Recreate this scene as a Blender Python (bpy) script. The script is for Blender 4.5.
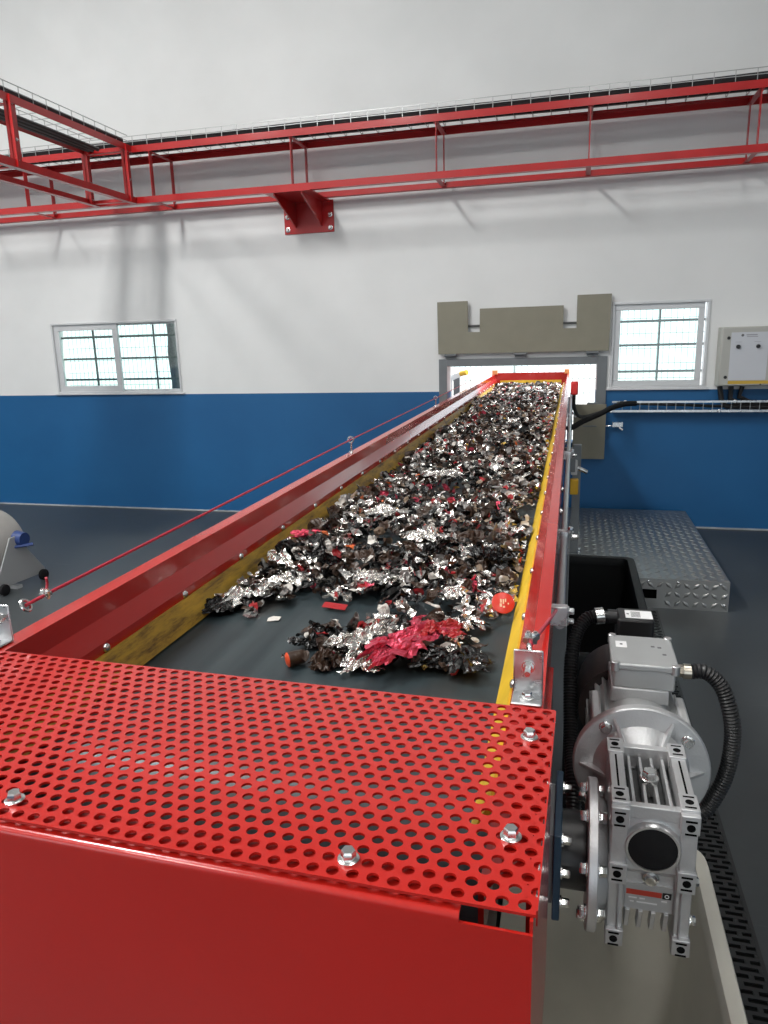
import bpy, bmesh, math, random
import numpy as np
from mathutils import Vector, Matrix
random.seed(7); rng = np.random.default_rng(11)
scene = bpy.context.scene
for o in list(bpy.data.objects): bpy.data.objects.remove(o)
COL = scene.collection
R = math.radians; PI = math.pi

# ------------------------------------------------------------------ camera
cam_d = bpy.data.cameras.new('camera'); cam = bpy.data.objects.new('camera', cam_d); COL.objects.link(cam)
cam_d.sensor_fit = 'VERTICAL'; cam_d.sensor_height = 36; cam_d.lens = 722 / 1024 * 36
cam_d.clip_start = 0.02; cam_d.clip_end = 300
def cam_axes(p, r, y):
    cy, sy, cp, sp = math.cos(y), math.sin(y), math.cos(p), math.sin(p)
    fwd = Vector((-sy*cp, cy*cp, -sp)); right = Vector((cy, sy, 0)); up = right.cross(fwd)
    cr, sr = math.cos(r), math.sin(r)
    return right*cr + up*sr, up*cr - right*sr, fwd
a_, b_, c_ = cam_axes(R(13.3), R(-1.55), R(14.75))
m = Matrix((a_, b_, -c_)).transposed().to_4x4(); m.translation = (0, 0, 1.75)
cam.matrix_world = m
scene.camera = cam

# ------------------------------------------------------------------ world, sun, exposure
vs = scene.view_settings
vs.view_transform = 'Standard'; vs.look = 'None'; vs.gamma = 1; vs.use_curve_mapping = False
vs.exposure = 0.10
world = bpy.data.worlds.new('world'); scene.world = world; world.use_nodes = True
bg = world.node_tree.nodes['Background']
bg.inputs[0].default_value = (0.86, 0.94, 1.0, 1); bg.inputs[1].default_value = 2.1
sun_d = bpy.data.lights.new('sun', 'SUN'); sun = bpy.data.objects.new('sun', sun_d); COL.objects.link(sun)
sun_d.energy = 6.0; sun_d.angle = R(1.0); sun_d.color = (1, .95, .87)
sun.rotation_euler = Vector((-0.62, -0.16, -1.0)).to_track_quat('-Z', 'Y').to_euler(); sun.location = (6, 12, 12)

LAMPS = [  # centre of each high bay fixture, power, size
    (-3.75, 1.6, 6.6, 300), (-3.75, -3.2, 6.6, 130), (0.6, 1.6, 6.6, 34), (0.6, -3.2, 6.6, 60), (-7.2, -3.2, 6.6, 110), (-7.2, 2.4, 6.6, 95)]

# ------------------------------------------------------------------ materials
MATS = {}
def mat(name, col, rough=.5, metal=0., var=0., vscale=8., bump=0., bscale=60., coat=0., spec=.5, rvar=0., stretch=(1,1,1), pos=False, bdist=.01):
    if name in MATS: return MATS[name]
    m = bpy.data.materials.new(name); m.use_nodes = True; nt = m.node_tree; N = nt.nodes; L = nt.links
    p = N['Principled BSDF']
    p.inputs['Base Color'].default_value = (*col, 1); p.inputs['Roughness'].default_value = rough
    p.inputs['Metallic'].default_value = metal; p.inputs['Specular IOR Level'].default_value = spec
    if coat: p.inputs['Coat Weight'].default_value = coat; p.inputs['Coat Roughness'].default_value = .08
    if var or bump or rvar:
        tc = N.new('ShaderNodeTexCoord'); mp = N.new('ShaderNodeMapping'); mp.inputs['Scale'].default_value = stretch
        L.new(N.new('ShaderNodeNewGeometry').outputs['Position'] if pos else tc.outputs['Object'], mp.inputs[0])
    if var or rvar:
        n = N.new('ShaderNodeTexNoise'); n.inputs['Scale'].default_value = vscale; n.inputs['Detail'].default_value = 6
        L.new(mp.outputs[0], n.inputs['Vector'])
        if var:
            r = N.new('ShaderNodeValToRGB'); r.color_ramp.elements[0].position = .3; r.color_ramp.elements[1].position = .7
            r.color_ramp.elements[0].color = (*[c*(1-var) for c in col], 1); r.color_ramp.elements[1].color = (*[min(1, c*(1+var)) for c in col], 1)
            L.new(n.outputs[0], r.inputs[0]); L.new(r.outputs[0], p.inputs['Base Color'])
        if rvar:
            q = N.new('ShaderNodeMapRange'); q.inputs['From Min'].default_value = .3; q.inputs['From Max'].default_value = .7
            q.inputs['To Min'].default_value = max(.02, rough-rvar); q.inputs['To Max'].default_value = rough+rvar
            L.new(n.outputs[0], q.inputs[0]); L.new(q.outputs[0], p.inputs['Roughness'])
    if bump:
        n2 = N.new('ShaderNodeTexNoise'); n2.inputs['Scale'].default_value = bscale; n2.inputs['Detail'].default_value = 4
        L.new(mp.outputs[0], n2.inputs['Vector'])
        b = N.new('ShaderNodeBump'); b.inputs['Strength'].default_value = bump; b.inputs['Distance'].default_value = bdist
        L.new(n2.outputs[0], b.inputs['Height']); L.new(b.outputs[0], p.inputs['Normal'])
    MATS[name] = m; return m

RED = mat('red_paint', (.47, .014, .009), .24, var=.05, vscale=3, coat=.45)
RED_D = mat('red_paint_gantry', (.46, .011, .012), .3, var=.08, vscale=4, coat=.2)
GALV = mat('galvanised_steel', (.62, .63, .64), .3, 1., var=.15, vscale=25, rvar=.12)
CHROME = mat('zinc_bolt', (.75, .75, .74), .22, 1.)
CAST = mat('cast_aluminium', (.60, .605, .61), .40, .7, var=.08, vscale=14, bump=.12, bscale=260)
CAST_L = mat('machined_aluminium', (.66, .665, .67), .28, .9, var=.08, vscale=30)
MOTOR_G = mat('grey_enamel', (.45, .46, .46), .42, .5, var=.05)
BLACK = mat('black_plastic', (.012, .012, .013), .42)
BLACKR = mat('black_rubber', (.010, .010, .011), .75, bump=.1, spec=.25)
VOID_SHADE = mat('painted_void_shade', (.004, .004, .004), .8, spec=.08)  # near-black put in as the shade of holes, slots and the head interior
YEL_C = mat('clean_yellow', (.78, .50, .03), .5, var=.12, vscale=10)
WHITE_P = mat('white_sticker', (.8, .8, .8), .5)
STEEL_G = mat('grey_painted_steel', (.16, .175, .185), .45, var=.08)
OLIVE = mat('olive_grey_panel', (.235, .222, .168), .5, var=.05, vscale=6)
ALU_W = mat('window_aluminium', (.62, .63, .64), .4, .25)
GRILL = mat('dark_grill', (.07, .075, .075), .5)
CREAM = mat('cream_plastic', (.62, .60, .53), .42, var=.08, vscale=5)
BINB = mat('black_bin_plastic', (.007, .0075, .008), .5, spec=.2, bump=.08, bscale=120)
GREY_L = mat('light_grey_cabinet', (.43, .43, .40), .45)
PAPER = mat('notice_paper', (.56, .58, .62), .6)
BLUEB = mat('blue_black_plate', (.02, .05, .085), .4)
FAN_G = mat('fan_grey', (.36, .35, .33), .5, var=.08)
NAVY = mat('navy_enamel', (.03, .06, .2), .35)
BROWN_D = mat('dark_cowl', (.035, .026, .025), .35)
CORD = mat('red_cord', (.48, .02, .045), .4)
TUBE = mat('grey_conduit', (.42, .43, .44), .33, .8)
TEXTG = mat('printed_grey', (.12, .12, .13), .6)
TEXTW = mat('printed_white', (.7, .7, .7), .6)
BRASS = mat('nickel_gland', (.55, .5, .42), .3, 1.)

def wall_material():
    m = bpy.data.materials.new('two_tone_wall'); m.use_nodes = True; nt = m.node_tree; N = nt.nodes; L = nt.links
    p = N['Principled BSDF']; p.inputs['Roughness'].default_value = .55
    g = N.new('ShaderNodeNewGeometry'); s = N.new('ShaderNodeSeparateXYZ'); L.new(g.outputs['Position'], s.inputs[0])
    c = N.new('ShaderNodeMath'); c.operation = 'GREATER_THAN'; c.inputs[1].default_value = 1.262; L.new(s.outputs['Z'], c.inputs[0])
    n = N.new('ShaderNodeTexNoise'); n.inputs['Scale'].default_value = 1.3; n.inputs['Detail'].default_value = 5
    L.new(g.outputs['Position'], n.inputs['Vector'])
    def ramp(a, b):
        r = N.new('ShaderNodeValToRGB'); r.color_ramp.elements[0].color = (*a, 1); r.color_ramp.elements[1].color = (*b, 1)
        r.color_ramp.elements[0].position = .35; r.color_ramp.elements[1].position = .65
        L.new(n.outputs[0], r.inputs[0]); return r
    bl = ramp((.004, .090, .245), (.007, .105, .275)); wh = ramp((.71, .72, .715), (.76, .77, .765))
    mx = N.new('ShaderNodeMix'); mx.data_type = 'RGBA'; L.new(c.outputs[0], mx.inputs[0]); L.new(bl.outputs[0], mx.inputs[6]); L.new(wh.outputs[0], mx.inputs[7])
    L.new(mx.outputs[2], p.inputs['Base Color'])
    mpn = N.new('ShaderNodeMapping'); mpn.inputs['Scale'].default_value = (.6, .6, 5); L.new(g.outputs['Position'], mpn.inputs[0])
    n2 = N.new('ShaderNodeTexNoise'); n2.inputs['Scale'].default_value = 2.2; n2.inputs['Detail'].default_value = 3; L.new(mpn.outputs[0], n2.inputs['Vector'])
    b = N.new('ShaderNodeBump'); b.inputs['Strength'].default_value = .07; b.inputs['Distance'].default_value = .02
    L.new(n2.outputs[0], b.inputs['Height']); L.new(b.outputs[0], p.inputs['Normal'])
    return m
def floor_material():
    m = bpy.data.materials.new('epoxy_floor'); m.use_nodes = True; nt = m.node_tree; N = nt.nodes; L = nt.links
    p = N['Principled BSDF']
    g = N.new('ShaderNodeNewGeometry')
    n = N.new('ShaderNodeTexNoise'); n.inputs['Scale'].default_value = .9; n.inputs['Detail'].default_value = 8; n.inputs['Roughness'].default_value = .62
    L.new(g.outputs['Position'], n.inputs['Vector'])
    r = N.new('ShaderNodeValToRGB'); r.color_ramp.elements[0].color = (.040, .046, .049, 1); r.color_ramp.elements[1].color = (.066, .075, .079, 1)
    r.color_ramp.elements[0].position = .35; r.color_ramp.elements[1].position = .68
    L.new(n.outputs[0], r.inputs[0])
    # scuffs
    mpn = N.new('ShaderNodeMapping'); mpn.inputs['Scale'].default_value = (.5, 6, 1); mpn.inputs['Rotation'].default_value = (0, 0, .4); L.new(g.outputs['Position'], mpn.inputs[0])
    n2 = N.new('ShaderNodeTexNoise'); n2.inputs['Scale'].default_value = 3; n2.inputs['Detail'].default_value = 8; L.new(mpn.outputs[0], n2.inputs['Vector'])
    r2 = N.new('ShaderNodeValToRGB'); r2.color_ramp.elements[0].color = (0, 0, 0, 1); r2.color_ramp.elements[1].color = (.5, .5, .5, 1)
    r2.color_ramp.elements[0].position = .66; r2.color_ramp.elements[1].position = .8; L.new(n2.outputs[0], r2.inputs[0])
    mx = N.new('ShaderNodeMix'); mx.data_type = 'RGBA'; mx.inputs[7].default_value = (.13, .145, .15, 1)
    L.new(r2.outputs[0], mx.inputs[0]); L.new(r.outputs[0], mx.inputs[6]); L.new(mx.outputs[2], p.inputs['Base Color'])
    q = N.new('ShaderNodeMapRange'); q.inputs['To Min'].default_value = .28; q.inputs['To Max'].default_value = .5; L.new(n.outputs[0], q.inputs[0]); L.new(q.outputs[0], p.inputs['Roughness'])
    return m
def belt_material():
    m = bpy.data.materials.new('conveyor_belt_rubber'); m.use_nodes = True; nt = m.node_tree; N = nt.nodes; L = nt.links
    p = N['Principled BSDF']; p.inputs['Roughness'].default_value = .4
    g = N.new('ShaderNodeNewGeometry')
    mp = N.new('ShaderNodeMapping'); mp.inputs['Scale'].default_value = (9, .7, 1); L.new(g.outputs['Position'], mp.inputs[0])
    n = N.new('ShaderNodeTexNoise'); n.inputs['Scale'].default_value = 2.2; n.inputs['Detail'].default_value = 6; L.new(mp.outputs[0], n.inputs['Vector'])
    r = N.new('ShaderNodeValToRGB'); r.color_ramp.elements[0].color = (.018, .029, .034, 1); r.color_ramp.elements[1].color = (.038, .053, .058, 1)
    r.color_ramp.elements[0].position = .38; r.color_ramp.elements[1].position = .66; L.new(n.outputs[0], r.inputs[0])
    n2 = N.new('ShaderNodeTexNoise'); n2.inputs['Scale'].default_value = 3.3; n2.inputs['Detail'].default_value = 5; L.new(g.outputs['Position'], n2.inputs['Vector'])
    r2 = N.new('ShaderNodeValToRGB'); r2.color_ramp.elements[0].color = (0, 0, 0, 1); r2.color_ramp.elements[1].color = (.8, .8, .8, 1)
    r2.color_ramp.elements[0].position = .54; r2.color_ramp.elements[1].position = .74; L.new(n2.outputs[0], r2.inputs[0])
    mx = N.new('ShaderNodeMix'); mx.data_type = 'RGBA'; mx.inputs[7].default_value = (.05, .032, .02, 1)
    L.new(r2.outputs[0], mx.inputs[0]); L.new(r.outputs[0], mx.inputs[6]); L.new(mx.outputs[2], p.inputs['Base Color'])
    return m
def skirt_material():
    m = bpy.data.materials.new('stained_yellow_skirt'); m.use_nodes = True; nt = m.node_tree; N = nt.nodes; L = nt.links
    p = N['Principled BSDF']; p.inputs['Roughness'].default_value = .55
    g = N.new('ShaderNodeNewGeometry')
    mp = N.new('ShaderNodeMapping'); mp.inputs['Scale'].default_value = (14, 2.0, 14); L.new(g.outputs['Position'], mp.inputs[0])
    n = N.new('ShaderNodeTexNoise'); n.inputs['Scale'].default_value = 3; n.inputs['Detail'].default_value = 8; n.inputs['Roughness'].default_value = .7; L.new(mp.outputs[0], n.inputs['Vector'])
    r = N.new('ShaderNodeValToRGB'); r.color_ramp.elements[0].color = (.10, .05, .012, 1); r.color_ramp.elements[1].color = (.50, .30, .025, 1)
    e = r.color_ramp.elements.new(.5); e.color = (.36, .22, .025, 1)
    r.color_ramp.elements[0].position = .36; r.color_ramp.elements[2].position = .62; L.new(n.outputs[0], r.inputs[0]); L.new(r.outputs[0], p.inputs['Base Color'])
    return m
def glass_material():
    m = bpy.data.materials.new('window_glass'); m.use_nodes = True; nt = m.node_tree; N = nt.nodes; L = nt.links
    N.remove(N['Principled BSDF']); t = N.new('ShaderNodeBsdfTransparent'); t.inputs[0].default_value = (.86, .95, .93, 1)
    gl = N.new('ShaderNodeBsdfGlossy'); gl.inputs['Roughness'].default_value = .03
    mx = N.new('ShaderNodeMixShader'); mx.inputs[0].default_value = .06
    L.new(t.outputs[0], mx.inputs[1]); L.new(gl.outputs[0], mx.inputs[2]); L.new(mx.outputs[0], N['Material Output'].inputs[0])
    return m
def lamp_material():
    m = bpy.data.materials.new('lamp_diffuser'); m.use_nodes = True; p = m.node_tree.nodes['Principled BSDF']
    p.inputs['Emission Color'].default_value = (1, .97, .92, 1); p.inputs['Emission Strength'].default_value = 5
    return m
WALL = wall_material(); FLOOR = floor_material(); BELT = belt_material(); SKIRT = skirt_material(); GLASS = glass_material(); LAMPM = lamp_material()
CEILM = mat('white_ceiling', (.7, .7, .68), .7)
GROUND = mat('pale_concrete', (.5, .5, .48), .8, var=.1, vscale=2)
FENCE = mat('pale_green_wire', (.42, .50, .48), .5)

# ------------------------------------------------------------------ mesh builder
class MB:
    def __init__(s): s.v = []; s.f = []; s.mi = []; s.cur = 0
    def add(s, vs_, fs):
        b = len(s.v); s.v += [tuple(v) for v in vs_]
        for f in fs: s.f.append([b+i for i in f]); s.mi.append(s.cur)
        return s
    def box(s, x0, x1, y0, y1, z0, z1):
        vs_ = [(x, y, z) for z in (z0, z1) for y in (y0, y1) for x in (x0, x1)]
        return s.add(vs_, [(0,2,3,1), (4,5,7,6), (0,1,5,4), (2,6,7,3), (0,4,6,2), (1,3,7,5)])
    def obox(s, c, ax, ay, az, hx, hy, hz):
        c, ax, ay, az = map(Vector, (c, ax, ay, az)); ax = ax.normalized(); ay = ay.normalized(); az = az.normalized()
        vs_ = [c + ax*(i*hx) + ay*(j*hy) + az*(k*hz) for k in (-1,1) for j in (-1,1) for i in (-1,1)]
        return s.add(vs_, [(0,2,3,1), (4,5,7,6), (0,1,5,4), (2,6,7,3), (0,4,6,2), (1,3,7,5)])
    def bar(s, p0, p1, w, h, up=(0,0,1)):
        p0, p1 = Vector(p0), Vector(p1); d = p1-p0; L_ = d.length; d.normalize(); u = Vector(up)
        if abs(d.dot(u)) > .98: u = Vector((1,0,0))
        x = d.cross(u).normalized(); u = x.cross(d)
        return s.obox((p0+p1)/2, x, d, u, w/2, L_/2, h/2)
    def lathe(s, p0, ax, prof, n=24, start=0.0, cap=True):   # prof: (distance along axis, radius)
        p0 = Vector(p0); ax = Vector(ax).normalized(); t = Vector((0,0,1)) if abs(ax.z) < .9 else Vector((1,0,0))
        u = ax.cross(t).normalized(); w = u.cross(ax); vs_ = []; fs = []
        for (d, r) in prof:
            for k in range(n):
                a = start + 2*PI*k/n; vs_.append(p0 + ax*d + u*(r*math.cos(a)) + w*(r*math.sin(a)))
        for j in range(len(prof)-1):
            for k in range(n): a = j*n+k; b = j*n+(k+1) % n; fs.append((a, b, b+n, a+n))
        if cap: fs.append(tuple(range(n-1, -1, -1))); fs.append(tuple((len(prof)-1)*n+k for k in range(n)))
        return s.add(vs_, fs)
    def cyl(s, p0, p1, r, r1=None, n=16):
        p0, p1 = Vector(p0), Vector(p1); d = p1-p0
        return s.lathe(p0, d, [(0, r), (d.length, r if r1 is None else r1)], n)
    def tube(s, path, r, n=8):
        P = [Vector(p) for p in path]; vs_ = []; fs = []; u = None
        rr = r if isinstance(r, (list, tuple)) else [r]*len(P)
        for i, p in enumerate(P):
            d = (P[min(i+1, len(P)-1)] - P[max(i-1, 0)]).normalized()
            if u is None: t = Vector((0,0,1)) if abs(d.z) < .9 else Vector((1,0,0)); u = d.cross(t).normalized()
            else: u = (u - d*u.dot(d)).normalized()
            w = d.cross(u)
            for k in range(n): a = 2*PI*k/n; vs_.append(p + u*(rr[i]*math.cos(a)) + w*(rr[i]*math.sin(a)))
        for i in range(len(P)-1):
            for k in range(n): a = i*n+k; b = i*n+(k+1) % n; fs.append((a, a+n, b+n, b))
        fs.append(tuple(range(n))); fs.append(tuple((len(P)-1)*n+k for k in range(n-1, -1, -1)))
        return s.add(vs_, fs)
    def prism(s, poly, fn, h0, h1):         # poly in 2d, fn(a, b, h) -> 3d
        n = len(poly); vs_ = [fn(a, b, h0) for a, b in poly] + [fn(a, b, h1) for a, b in poly]
        fs = [tuple(range(n-1, -1, -1)), tuple(range(n, 2*n))] + [(i, (i+1) % n, n+(i+1) % n, n+i) for i in range(n)]
        return s.add(vs_, fs)
    def hexbolt(s, p, ax, r, h, washer=1.45):
        p = Vector(p); ax = Vector(ax).normalized()
        if washer: s.lathe(p, ax, [(0, r*washer), (h*.22, r*washer), (h*.3, r*1.2)], 18); p = p + ax*(h*.25)
        s.lathe(p, ax, [(0, r), (h*.8, r), (h, r*.82)], 6, start=.3)
        return s
    def map(s, fn): s.v = [tuple(fn(*v)) for v in s.v]; return s
    def build(s, name, mats, parent=None, bevel=0, smooth=True, angle=38):
        me = bpy.data.meshes.new(name); off = Vector(parent.get('_w', (0,0,0))) if parent is not None else Vector()
        me.from_pydata([(v[0]-off.x, v[1]-off.y, v[2]-off.z) for v in s.v], [], s.f)
        for mm in (mats if isinstance(mats, (list, tuple)) else [mats]): me.materials.append(mm)
        me.polygons.foreach_set('material_index', s.mi)
        bm = bmesh.new(); bm.from_mesh(me); bmesh.ops.recalc_face_normals(bm, faces=bm.faces); bm.to_mesh(me); bm.free()
        if smooth:
            me.polygons.foreach_set('use_smooth', [True]*len(me.polygons)); me.set_sharp_from_angle(angle=R(angle))
        me.update(); o = bpy.data.objects.new(name, me); COL.objects.link(o)
        if parent is not None: o.parent = parent; o['_w'] = tuple(off)
        if bevel:
            b = o.modifiers.new('bevel', 'BEVEL'); b.width = bevel; b.segments = 2; b.limit_method = 'ANGLE'; b.angle_limit = R(40)
        return o
def tag(o, label=None, cat=None, group=None, kind=None):
    if label: o['label'] = label
    if cat: o['category'] = cat
    if group: o['group'] = group
    if kind: o['kind'] = kind
    return o
def thing(name, loc, label, cat, group=None, kind=None):
    o = bpy.data.objects.new(name, None); COL.objects.link(o); o.location = loc; o.empty_display_size = .1
    o['_w'] = loc
    return tag(o, label, cat, group, kind)
def solo(mb, name, mats, label, cat, group=None, kind=None, bevel=0, smooth=True):
    """one-mesh thing, origin moved to its own base"""
    P = np.array(mb.v); c = (P.min(0)+P.max(0))/2; c[2] = P[:, 2].min()
    mb.map(lambda x, y, z: (x-c[0], y-c[1], z-c[2])); o = mb.build(name, mats, None, bevel, smooth); o.location = c
    return tag(o, label, cat, group, kind)
def smooth_path(pts, k=6):
    P = [Vector(p) for p in pts]; out = []
    for i in range(len(P)-1):
        p0 = P[max(i-1,0)]; p1 = P[i]; p2 = P[i+1]; p3 = P[min(i+2, len(P)-1)]
        for j in range(k):
            t = j/k; out.append(.5*((2*p1) + (p2-p0)*t + (2*p0-5*p1+4*p2-p3)*t*t + (3*p1-p0-3*p2+p3)*t**3))
    return out + [P[-1]]

# ------------------------------------------------------------------ the hall
W = 6.95; T = .2; XL, XR, YN, ZC = -9.5, 6.0, -7.0, 7.5
def wall_grid(name, y0, y1, x0, x1, z1, holes, m):
    xs = sorted({x0, x1, *[h[0] for h in holes], *[h[1] for h in holes]}); zs = sorted({0, z1, *[h[2] for h in holes], *[h[3] for h in holes]})
    solid = lambda i, j: 0 <= i < len(xs)-1 and 0 <= j < len(zs)-1 and not any(h[0] <= xs[i]+1e-6 and xs[i+1] <= h[1]+1e-6 and h[2] <= zs[j]+1e-6 and zs[j+1] <= h[3]+1e-6 for h in holes)
    mb = MB()
    for i in range(len(xs)-1):
        for j in range(len(zs)-1):
            if not solid(i, j): continue
            a, b, c, d = xs[i], xs[i+1], zs[j], zs[j+1]
            mb.add([(a,y0,c), (b,y0,c), (b,y0,d), (a,y0,d)], [(0,1,2,3)]); mb.add([(a,y1,c), (b,y1,c), (b,y1,d), (a,y1,d)], [(3,2,1,0)])
            if not solid(i-1, j): mb.add([(a,y0,c), (a,y0,d), (a,y1,d), (a,y1,c)], [(0,1,2,3)])
            if not solid(i+1, j): mb.add([(b,y0,c), (b,y1,c), (b,y1,d), (b,y0,d)], [(0,1,2,3)])
            if not solid(i, j-1): mb.add([(a,y0,c), (a,y1,c), (b,y1,c), (b,y0,c)], [(0,1,2,3)])
            if not solid(i, j+1): mb.add([(a,y0,d), (b,y0,d), (b,y1,d), (a,y1,d)], [(0,1,2,3)])
    bm_obj = mb.build(name, m, smooth=False); bm_obj['kind'] = 'structure'; return bm_obj
W1 = (-5.52, -3.995, 1.275, 2.03); W2 = (.32, 1.125, 1.275, 2.03); OP = (-1.168, .205, .78, 1.5)
wall_grid('wall_far', W, W+T, XL, XR, ZC, [W1, W2, OP], WALL)
wall_grid('wall_near', YN-T, YN, XL, XR, ZC, [(-8.0, -4.5, 0, 4.2), (.2, 4.2, 0, 3.6)], WALL)  # both openings of this unseen wall are added to let light in
tag(MB().box(XL-T, XL, YN-T, W+T, 0, ZC).build('wall_left', WALL, smooth=False), kind='structure')
tag(MB().box(XR, XR+T, YN-T, W+T, 0, ZC).build('wall_right', WALL, smooth=False), kind='structure')
tag(MB().box(XL-T, XR+T, YN-T, W+T, ZC, ZC+.15).build('ceiling', CEILM, smooth=False), kind='structure')
tag(MB().box(XL-T, XR+T, YN-T, W+T, -.15, 0).build('floor', FLOOR, smooth=False), kind='structure')
SEAL = mat('pale_sealant', (.40, .42, .43), .6, var=.3, vscale=6)
tag(MB().box(XL, XR, W-.014, W, 0, .012).build('baseboard_far', SEAL, smooth=False), kind='structure')

# windows ---------------------------------------------------------------------------------------------------
def frame_mb(x0, x1, z0, z1, y0, y1, w):
    mb = MB(); mb.box(x0, x1, y0, y1, z0, z0+w); mb.box(x0, x1, y0, y1, z1-w, z1); mb.box(x0, x0+w, y0, y1, z0+w, z1-w); mb.box(x1-w, x1, y0, y1, z0+w, z1-w); return mb
def window(n, o, sashes, vbars, hbars):
    x0, x1, z0, z1 = o; t = thing('window_%d' % n, ((x0+x1)/2, W, z0), None, None, kind='structure')
    frame_mb(x0, x1, z0, z1, W-.012, W+.10, .022).build('window_frame', ALU_W, t, bevel=.003)
    MB().box(x0-.03, x1+.03, W-.025, W+.02, z0-.012, z0+.006).build('window_sill', ALU_W, t, bevel=.003)
    for (a, b, y, w) in sashes:
        s = frame_mb(a, b, z0+.022, z1-.022, y, y+.03, w).build('sash', ALU_W, t, bevel=.003)
        MB().box(a+w, b-w, y+.012, y+.017, z0+.022+w, z1-.022-w).build('pane', GLASS, s, smooth=False)
        s2 = s
    for x in vbars: MB().box(x-.008, x+.008, W+.13, W+.146, z0, z1).build('grill_bar', GRILL, t)
    for z in hbars: MB().box(x0, x1, W+.146, W+.158, z-.011, z+.011).build('grill_bar', GRILL, t)
    return t
window(1, W1, [(-5.50, -4.715, W+.008, .062), (-4.755, -4.015, W+.045, .02)], (-5.10, -4.36), (1.875, 1.645, 1.42))
window(2, W2, [(.342, 1.085, W+.008, .05)], (.735,), (1.865, 1.655, 1.42))

# hatch in the wall ----------------------------------------------------------------------------------------
fr = MB(); fr.box(-1.245, OP[0], W-.02, W, .70, 1.568); fr.box(OP[1], .292, W-.02, W, .70, 1.568); fr.box(OP[0], OP[1], W-.02, W, OP[3], 1.568)
tag(fr.build('trim_1', STEEL_G, bevel=.002), kind='structure')
t = thing('wall_hatch', (-.47, W-.06, 1.615), 'olive grey hatch flap with two slots folded up above the wall opening', 'hatch')
ho = [(-1.243,1.616), (.299,1.616), (.305,2.105), (.013,2.105), (.013,1.82), (-.103,1.822), (-.103,2.021), (-.853,2.019), (-.853,1.81), (-.962,1.812), (-.966,2.091), (-1.25,2.09)]
MB().prism(ho, lambda a, b, h: (a, h, b), W-.055, W-.03).build('flap_panel', OLIVE, t, bevel=.002)
for x in (-1.13, -.48, .16):
    h = MB(); h.cyl((x-.055, W-.045, 1.603), (x+.055, W-.045, 1.603), .013, n=10); h.box(x-.05, x+.05, W-.03, W-.001, 1.575, 1.63); h.build('hinge', STEEL_G, t)
for x in (-.907, -.045): MB().cyl((x-.07, W-.02, 1.868), (x+.07, W-.02, 1.868), .009, n=8).build('stay_rod', GRILL, t)
lo = [(-1.243,.635), (.30,.635), (.30,1.14), (.012,1.14), (.012,.74), (-1.0,.74), (-1.0,1.14), (-1.243,1.14)]
t = thing('lower_hatch', (-.47, W-.05, .635), 'olive grey hatch flap hanging below the wall opening behind the conveyor', 'hatch')
MB().prism(lo, lambda a, b, h: (a, h, b), W-.05, W-.025).build('flap_panel', OLIVE, t, bevel=.002)
MB().box(.10, .22, W-.056, W-.05, .935, .947).build('pull_handle', STEEL_G, t)
for x in (-1.12, .18): MB().cyl((x-.05, W-.04, 1.146), (x+.05, W-.04, 1.146), .011, n=10).build('hinge', STEEL_G, t)
lt = MB(); lt.tube(smooth_path([(.29, W-.03, .94), (.34, W-.05, .945), (.45, W-.05, .955)]), .006); lt.box(.36, .45, W-.06, W-.001, .935, .975)
lt.cyl((.42, W-.06, .93), (.45, W-.07, .91), .008, n=8)
solo(lt, 'hatch_latch', GALV, 'small steel toggle latch on blue wall beside the lower hatch', 'latch')

# ------------------------------------------------------------------ belt conveyor
Z0, SL, AX, BX = 1.2669, .00667, -.9219, -.0024
cv = lambda x, y, dz: (x + BX*y, y, Z0 + SL*y + dz)          # x at y=0, dz from the rail top
YA, YB = .60, 8.95; YD = .965
con = thing('belt_conveyor', (-.47, 4.8, .2), 'long red belt conveyor with yellow skirts running through the wall opening', 'conveyor')
xc = -.4719
def sweep(prof, y0, y1, name, m, bev=0, n=1):
    mb = MB(); mb.prism(prof, lambda a, b, h: cv(a, h, b), y0, y1); return mb.build(name, m, con, bevel=bev, angle=12)
def side(sgn, y0, y1):  # closed thin-sheet profile, sgn=-1 left, +1 right
    fi = .4135 if sgn < 0 else .4255
    P = [(.45, -.16), (.45, 0), (fi, 0), (fi, -.042), (.395, -.082), (.395, -.150)]
    Q = [(.401, -.150), (.401, -.081), (fi+.006, -.041), (fi+.006, -.006), (.444, -.006), (.444, -.16)]
    pr = [(xc + sgn*a, b) for a, b in P + Q]
    return sweep(pr if sgn > 0 else pr[::-1], y0, y1, 'side_rail', RED, 0)
joints = [.64, 4.02, 6.92, YB]
for s in (-1, 1):
    for i in range(3): side(s, joints[i]+(.002 if i else 0), joints[i+1])
    sk = [(xc+s*.396, -.104), (xc+s*.367, -.160), (xc+s*.360, -.158), (xc+s*.388, -.101)]
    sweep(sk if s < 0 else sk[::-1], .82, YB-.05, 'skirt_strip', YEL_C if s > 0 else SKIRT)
    ys = [1.135+.305*k for k in range(25)]
    for y in ys:                                               # button bolts along the rail
        b = MB(); p = cv(xc+s*.395, y, -.094); b.lathe(p, (-s, 0, 0), [(0, .0095), (.002, .0095), (.006, .007), (.0075, .003)], 10); b.build('rail_bolt', CHROME, con)
# lower frame channel and legs
for s in (-1, 1):
    ch = [(xc+s*.44, -.16), (xc+s*.44, -.30), (xc+s*.40, -.30), (xc+s*.40, -.292), (xc+s*.432, -.292), (xc+s*.432, -.16)]
    sweep(ch if s > 0 else ch[::-1], 1.35, YB, 'frame_channel', STEEL_G)
MB().box(-.026, -.019, .875, 1.36, .79, Z0-.155).build('head_side_plate', RED, con); MB().box(-.93, -.923, .875, 1.36, .79, Z0-.155).build('head_side_plate', RED, con)
MB().box(-.019, -.0065, 1.02, 1.16, .86, .985).build('motor_spacer', STEEL_G, con)
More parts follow.
